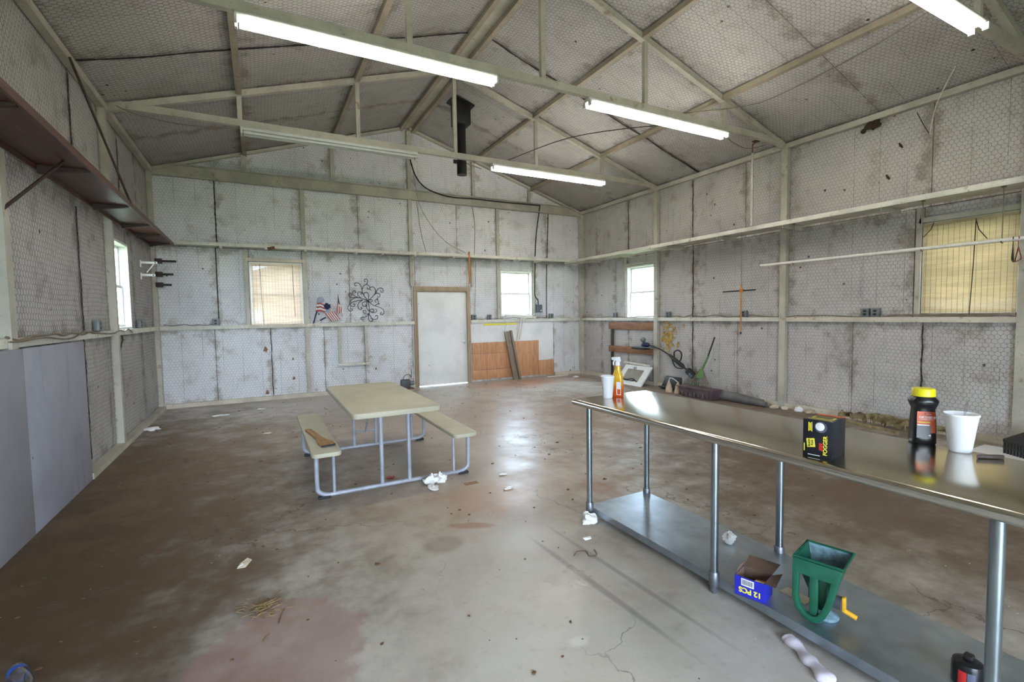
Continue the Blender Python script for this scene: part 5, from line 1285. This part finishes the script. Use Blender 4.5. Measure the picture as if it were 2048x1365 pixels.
# ================================================================== THINGS ON THE UNDERSHELF
ZS = 0.0855
bx = thing('blue_carton', 'open blue carton marked 12 PCS on the undershelf', 'carton', (2.098, 1.492, ZS), (0, 0, math.atan2(-0.955, 0.297)))
w_, d_, h_ = 0.069, 0.125, 0.100
def side(x0, y0, x1, y1, z1, nm, mat, t=0.003): return MB().box(x0, y0, 0.0, x1, y1, z1).build(nm, mat, bx)
MB().box(-w_, 0.0, 0.0, w_, 0.003, h_).build('front', 'blueprint', bx); MB().box(-w_, d_ - 0.003, 0, w_, d_, h_).build('back', 'cardbrown', bx)
for s in (-1, 1):
    a = MB(); a.box(s * w_ - 0.0015, 0.003, 0, s * w_ + 0.0015, d_ - 0.003, h_); a.build('side', 'blueprint', bx)
    b = MB(); b.box(s * (w_ - 0.003) - 0.001, 0.003, 0.003, s * (w_ - 0.003) + 0.001, d_ - 0.003, h_); b.build('side_lining', 'cardbrown', bx)
MB().box(-w_, 0, 0, w_, d_, 0.003).build('base', 'cardbrown', bx); MB().box(-w_ + 0.002, 0.003, 0.003, w_ - 0.002, 0.0045, h_).build('front_lining', 'cardbrown', bx)
MB().hexa([(-w_, d_, h_), (w_, d_, h_), (w_, d_ + 0.002, h_), (-w_, d_ + 0.002, h_), (-w_ + 0.01, d_ + 0.055, h_ + 0.035), (w_ + 0.02, d_ + 0.055, h_ + 0.035), (w_ + 0.02, d_ + 0.057, h_ + 0.037), (-w_ + 0.01, d_ + 0.057, h_ + 0.037)]).build('flap', 'cardbrown', bx)
MB().hexa([(-w_, 0.02, h_), (-w_, d_ - 0.02, h_), (-w_ - 0.002, d_ - 0.02, h_), (-w_ - 0.002, 0.02, h_), (-w_ + 0.012, 0.03, h_ + 0.04), (-w_ + 0.02, d_ - 0.03, h_ + 0.045), (-w_ + 0.018, d_ - 0.03, h_ + 0.046), (-w_ + 0.010, 0.03, h_ + 0.041)]).build('flap', 'cardbrown', bx)
MB().hexa([(w_, 0.01, h_), (w_, d_ - 0.01, h_), (w_ + 0.002, d_ - 0.01, h_), (w_ + 0.002, 0.01, h_), (w_ + 0.045, 0.015, h_ - 0.005), (w_ + 0.045, d_, h_ + 0.02), (w_ + 0.047, d_, h_ + 0.021), (w_ + 0.047, 0.015, h_ - 0.004)]).build('flap', 'cardbrown', bx)
text('12 PCS', 0.036, 'yellowprint', bx, (0.004, -0.0012, 0.036), axes((-1, 0, 0), (0, 0, -1)), bold=0.0012)
bl_ = MB().box(-0.038, -0.0010, 0.058, 0.022, -0.0002, 0.094).build('barcode_label', 'whiteprint', bx)
bc = MB(); q = random.Random(3)
xx = -0.034
while xx < 0.016:
    ww = q.choice((0.0012, 0.0020, 0.0028)); bc.box(xx, -0.0016, 0.064, xx + ww, -0.0010, 0.089); xx += ww + q.choice((0.0014, 0.0022))
bc.build('barcode', 'smoke', bl_)
for i, (x, y, z, r, L, mt, lab) in enumerate(((0.035, 0.035, 0.075, 0.012, 0.04, 'whiteprint', 'small white tube inside the blue carton'), (0.03, 0.08, 0.06, 0.010, 0.05, 'yellowknob', 'small brass-coloured part inside the blue carton'), (-0.01, 0.07, 0.03, 0.008, 0.06, 'redprint', 'small red part inside the blue carton'))):
    t = MB().tube([(x - L / 2, y, z), (x + L / 2, y + 0.008, z)], r, 10).build('small_part', mt); t.location = bx.location; t.rotation_euler = bx.rotation_euler
    tag(t, lab, 'small part', 'loose parts in the blue carton')
sp = thing('hand_spreader', 'green hand-crank seed spreader with yellow handle on the undershelf', 'spreader', (2.20, 1.225, ZS), (0, 0, math.atan2(-0.965, 0.26)))
A = [(-0.095, -0.005, 0.285), (0.100, -0.005, 0.285), (0.105, 0.165, 0.300), (-0.085, 0.165, 0.300)]
Bq = [(-0.045, 0.045, 0.120), (0.050, 0.045, 0.120), (0.050, 0.115, 0.120), (-0.045, 0.115, 0.120)]
def inset(P, k): c = sum((Vector(p) for p in P), Vector()) / 4; return [tuple(c + (Vector(p) - c) * k) for p in P]
Ai, Bi = inset(A, 0.94), [(p[0] * 0.9, p[1], 0.126) for p in Bq]
m = MB(); m.add(A + Bq + Ai + Bi, [(0, 1, 5, 4), (1, 2, 6, 5), (2, 3, 7, 6), (3, 0, 4, 7), (4, 5, 6, 7), (0, 1, 9, 8), (1, 2, 10, 9), (2, 3, 11, 10), (3, 0, 8, 11), (8, 9, 13, 12), (9, 10, 14, 13), (10, 11, 15, 14), (11, 8, 12, 15), (12, 13, 14, 15)]); m.build('hopper', 'green', sp)
Aj, Bj = inset(Ai, 0.985), [(p[0] * 0.97, p[1], 0.130) for p in Bi]
m = MB(); m.add(Aj + Bj, [(1, 2, 6, 5), (2, 3, 7, 6), (4, 5, 6, 7)]); m.build('dust_film', 'hopperdust', sp)
m = MB(); m.tube([(p[0], p[1], p[2]) for p in A], 0.008, 8, closed=True); m.build('rim', 'green', sp)
def ring_plate(outer, inner, y, t, nm):
    k = len(outer); m = MB(); P = [(x, y, z) for x, z in outer] + [(x, y, z) for x, z in inner] + [(x, y + t, z) for x, z in outer] + [(x, y + t, z) for x, z in inner]
    fs = []
    for i in range(k):
        j = (i + 1) % k
        fs += [(i, j, k + j, k + i), (2 * k + i, 3 * k + i, 3 * k + j, 2 * k + j), (i, 2 * k + i, 2 * k + j, j), (k + i, k + j, 3 * k + j, 3 * k + i)]
    m.add(P, fs); return m.build(nm, 'green', sp, 0.004)
ou = [(-0.096, 0.285), (-0.097, 0.10), (-0.082, 0.045), (-0.050, 0.012), (-0.012, 0.004), (0.018, 0.014), (0.040, 0.045), (0.062, 0.100), (0.101, 0.285)]
inn = [(-0.070, 0.215), (-0.072, 0.10), (-0.062, 0.060), (-0.042, 0.038), (-0.014, 0.032), (0.004, 0.040), (0.018, 0.062), (0.036, 0.110), (0.058, 0.215)]
ring_plate(ou, inn, -0.022, 0.030, 'handle_loop')
MB().box(-0.028, -0.014, 0.036, 0.006, 0.012, 0.222).build('handle_rib', 'green', sp, 0.006)
MB().prism([(-0.095, -0.008, 0.285), (0.100, -0.008, 0.285), (0.085, -0.010, 0.235), (0.03, -0.012, 0.215), (-0.04, -0.012, 0.215), (-0.088, -0.010, 0.235)], (0, 0.014, 0)).build('front_web', 'green', sp)
MB().box(-0.032, 0.02, 0.05, 0.036, 0.09, 0.215).build('gear_housing', 'green', sp, 0.012)
MB().box(-0.038, 0.012, 0.10, -0.002, 0.02, 0.17).build('label', 'smoke', sp)
MB().lathe([(0.052, 0.0), (0.055, 0.006), (0.052, 0.014), (0.02, 0.03), (0.016, 0.06)], (0.015, 0.085, 0.0), 20).build('spinner', 'hopperdust', sp)
MB().tube([(0.04, 0.06, 0.10), (0.085, 0.06, 0.10)], 0.030, 12).build('crank_hub', 'greydark', sp)
ca_ = MB().beam((0.092, 0.06, 0.135), (0.092, 0.065, 0.065), 0.014, 0.020, (0, 1, 0)).build('crank_arm', 'yellowknob', sp, 0.003)
MB().tube([(0.092, 0.065, 0.070), (0.140, 0.068, 0.055)], 0.011, 10).build('crank_knob', 'yellowknob', ca_)
ln = thing('gas_canister', 'squat black canister with red label at the lower right edge', 'canister', (2.335, 0.742, ZS))
MB().lathe([(0.046, 0.0), (0.048, 0.006), (0.048, 0.072), (0.044, 0.086), (0.030, 0.092), (0.0, 0.093)], n=32).build('body', 'bottleblack', ln)
MB().box(-0.010, -0.014, 0.092, 0.022, 0.014, 0.112).build('knob', 'trimblack', ln, 0.005)
m = MB()
for (a0, a1, mt) in ((165, 195, 'redprint'), (197, 225, 'smoke')):
    m = MB(); n = 8
    vs = [(0.0486 * math.cos(math.radians(a0 + (a1 - a0) * i / n)), 0.0486 * math.sin(math.radians(a0 + (a1 - a0) * i / n)), z) for z in (0.012, 0.064) for i in range(n + 1)]
    m.add(vs, [(i, i + 1, n + 2 + i, n + 1 + i) for i in range(n)]); m.build('label', mt, ln)
tag(MB().blob((2.52, 1.93, ZS + 0.026), 0.034, 21, 0.35, floor=ZS).build('crumpled_wrapper', 'paper'), 'crumpled white wrapper on the undershelf behind the middle leg', 'wrapper')
tag(MB().box(2.29, 1.33, ZS, 2.36, 1.46, ZS + 0.003).build('paper_strip', 'paperdirty'), 'pale strip of card on the undershelf behind the blue carton', 'card')

# ================================================================== ON THE FLOOR
def crumple(x, y, r, seed, mat, label, s=(1, 1, 0.7), name='crumpled_paper', cat='paper', k=0.4):
    return tag(MB().blob((x, y, r * s[2] * 0.75), r, seed, k, 16, 10, s, floor=0.0).build(name, mat), label, cat)
crumple(2.045, 2.735, 0.048, 31, 'paper', 'crumpled white tissue at the foot of the stainless table leg', (1.1, 1, 0.9))
np_ = thing('paper_napkin', 'crumpled white napkin against the picnic table frame', 'napkin', (1.32, 4.10, 0.0))
MB().blob((0, 0, 0.035), 0.06, 12, 0.5, 16, 10, (1.1, 1, 0.8), floor=0.0).build('fold', 'paper', np_); MB().blob((0.07, -0.02, 0.04), 0.045, 13, 0.5, 14, 9, (1.2, 0.8, 0.9), floor=0.0).build('fold', 'paper', np_); MB().blob((-0.04, -0.13, 0.012), 0.05, 14, 0.4, 14, 9, (0.9, 1.1, 0.4), floor=0.0).build('fold', 'paper', np_)
sk = thing('sock', 'dirty lilac-white sock on the floor against the undershelf', 'sock', (2.035, 1.165, 0.0))
MB().tube(smooth([(0.055, 0.115, 0.014), (0.035, 0.06, 0.018), (0.0, 0.0, 0.018), (-0.018, -0.05, 0.020), (-0.045, -0.10, 0.018), (-0.055, -0.118, 0.013)]), [0.029 + 0.007 * math.sin(i * 0.9) + (0.006 if i > 11 else 0) - (0.012 if i in (0, 20) else 0) for i in range(21)], 12).build('foot_and_leg', 'sock', sk)
MB().tube([(0.048, 0.095, 0.014), (0.060, 0.125, 0.014)], [0.031, 0.033], 12).build('cuff', 'sock', sk)
sk.scale = (1.0, 1.0, 0.6)
pb = thing('water_bottle', 'clear plastic bottle with blue label at the lower left corner', 'bottle', (-0.945, 2.66, 0.034), (math.pi / 2, 0, math.radians(28)))
MB().lathe([(0.024, -0.085), (0.033, -0.075), (0.033, -0.04), (0.031, -0.036), (0.033, -0.03), (0.033, 0.05), (0.028, 0.075), (0.014, 0.10), (0.013, 0.115)], n=24).build('bottle', 'pet', pb)
MB().lathe([(0.0335, -0.06), (0.0338, -0.03)], n=24, capb=False, capt=False).build('label', 'bottleblue', pb); MB().lathe([(0.015, 0.106), (0.015, 0.120)], n=16).build('cap', 'whiteprint', pb)
sw = MB(); q = random.Random(9)
for k in range(150):
    a = q.uniform(0, 6.28); r = abs(q.gauss(0, 0.055)); L = q.uniform(0.015, 0.06); b = q.uniform(0, 6.28); z = 0.003 + max(0, 0.025 - r * 0.35) * q.random()
    x, y = -0.045 + r * math.cos(a), 2.76 + r * math.sin(a)
    sw.tube([(x, y, z), (x + L * math.cos(b), y + L * math.sin(b), z + q.uniform(0, 0.012))], 0.0016, 4)
tag(sw.build('straw_heap', 'straw'), 'small heap of dry straw on the floor by the reddish stain', 'straw', kind='stuff')
pc = thing('paper_scrap', 'torn beige paper scrap alone on the concrete, left foreground', 'paper', (-0.15, 3.31, 0.0))
MB().prism([(-0.035, -0.03, 0.002), (0.01, -0.035, 0.002), (0.045, 0.02, 0.014), (0.02, 0.045, 0.020), (-0.02, 0.015, 0.008)], (0, 0, 0.004)).build('sheet', 'paperdirty', pc); MB().prism([(-0.03, -0.028, 0.008), (0.0, -0.02, 0.016), (-0.01, 0.012, 0.014)], (0, 0, 0.003)).build('fold', 'paper', pc)
tag(MB().box(1.57, 3.895, 0.0, 1.69, 3.955, 0.004).build('card_piece', 'cardboard'), 'flat brown card piece right of the white napkin', 'card')
SCR2 = [((-1.40, 8.10), 0.09, 'paper', 'torn white paper lying on the left wall curb', (1.2, 0.6, 0.25)), ((-0.62, 8.70), 0.08, 'paper', 'flat white paper scrap on the floor near the left corner', (1.3, 0.7, 0.15)),
        ((-0.05, 8.95), 0.05, 'paper', 'small white scrap on the floor below the pale blind', (1.2, 0.6, 0.2)), ((0.02, 7.0), 0.05, 'paperdirty', 'small pale scrap on the floor left of the picnic table', (1, 0.6, 0.2)),
        ((1.98, 3.99), 0.035, 'paper', 'tiny white scrap right of the picnic table, further one', (1.2, 0.6, 0.25)), ((1.855, 3.64), 0.035, 'paper', 'tiny white scrap right of the picnic table, nearer one', (1.1, 0.7, 0.25)),
        ((1.885, 2.545), 0.026, 'paper', 'tiny white scrap left of the undershelf', (1.2, 0.7, 0.3)), ((6.60, 9.30), 0.06, 'paper', 'white scrap on the floor in the far right corner', (1.3, 0.7, 0.3)),
        ((7.02, 4.60), 0.05, 'paperdirty', 'pale foam crumb by the right wall, next to the tarp roll', (1.3, 1, 0.6)), ((7.06, 4.46), 0.04, 'paperdirty', 'pale foam crumb by the right wall post', (1, 1, 0.6)), ((7.08, 4.25), 0.05, 'paper', 'small white crumpled foil by the right wall', (1, 1, 0.8)), ((7.09, 4.08), 0.05, 'tan', 'tan crumb by the right wall above the fogger carton', (1.4, 1, 0.6)), ((2.72, 0.98), 0.022, 'paper', 'small pale scrap on the floor behind the undershelf', (1.5, 0.6, 0.4))]
for i, ((x, y), r, mt, lab, s) in enumerate(SCR2): crumple(x, y, r, 40 + i, mt, lab, s, 'scrap')
for i, (x, y, a, L, lab) in enumerate(((1.02, 4.43, 0.4, 0.05, 'small red scrap under the picnic table'),)):
    crumple(x, y, 0.03, 60, 'flagred', lab, (1.2, 0.8, 0.4), 'scrap', 'scrap')
tw = thing('bent_wire', 'bent thin wire on the floor left of the undershelf', 'wire', (1.75, 2.38, 0.0))
MB().tube(smooth([(-0.07, 0.02, 0.004), (-0.02, 0.05, 0.006), (0.03, 0.03, 0.004), (0.01, -0.03, 0.005), (0.06, -0.04, 0.004), (0.09, 0.02, 0.004)]), 0.0025, 5).build('wire', 'rust', tw)
for i, (x, y, a, L, lab) in enumerate(((-0.05, 2.47, 0.9, 0.05, 'thin brown twig left of the reddish stain'), (0.02, 2.58, 1.3, 0.12, 'thin brown stalk lying across the reddish stain'), (2.9, 1.55, 0.2, 0.06, 'brown twig on the floor behind the undershelf'), (3.15, 1.9, 2.2, 0.05, 'curled brown leaf stalk behind the back table legs'))):
    tag(MB().tube(smooth([(x, y, 0.004), (x + L * 0.5 * math.cos(a), y + L * 0.5 * math.sin(a) + 0.008, 0.006), (x + L * math.cos(a), y + L * math.sin(a), 0.004)]), 0.003, 5).build('twig', 'leaf'), lab, 'twig')
db = MB(); q = random.Random(21)
for k in range(420):
    x = q.uniform(-1.4, 6.9); y = q.uniform(1.6, 9.6); r = q.uniform(0.004, 0.016) * (1.0 if q.random() < 0.9 else 1.8)
    n = q.randint(3, 5); a0 = q.uniform(0, 6.28)
    if 2.0 < x < 2.75 and y < 2.95: continue
    pts = [(x + r * q.uniform(0.5, 1.3) * math.cos(a0 + 6.283 * i / n), y + r * q.uniform(0.4, 1.0) * math.sin(a0 + 6.283 * i / n), 0.0008) for i in range(n)]
    db.prism(pts, (0, 0, q.uniform(0.002, 0.006)))
tag(db.build('floor_crumbs', 'leaf'), 'scattered brown leaf crumbs all over the concrete floor', 'debris', kind='stuff')
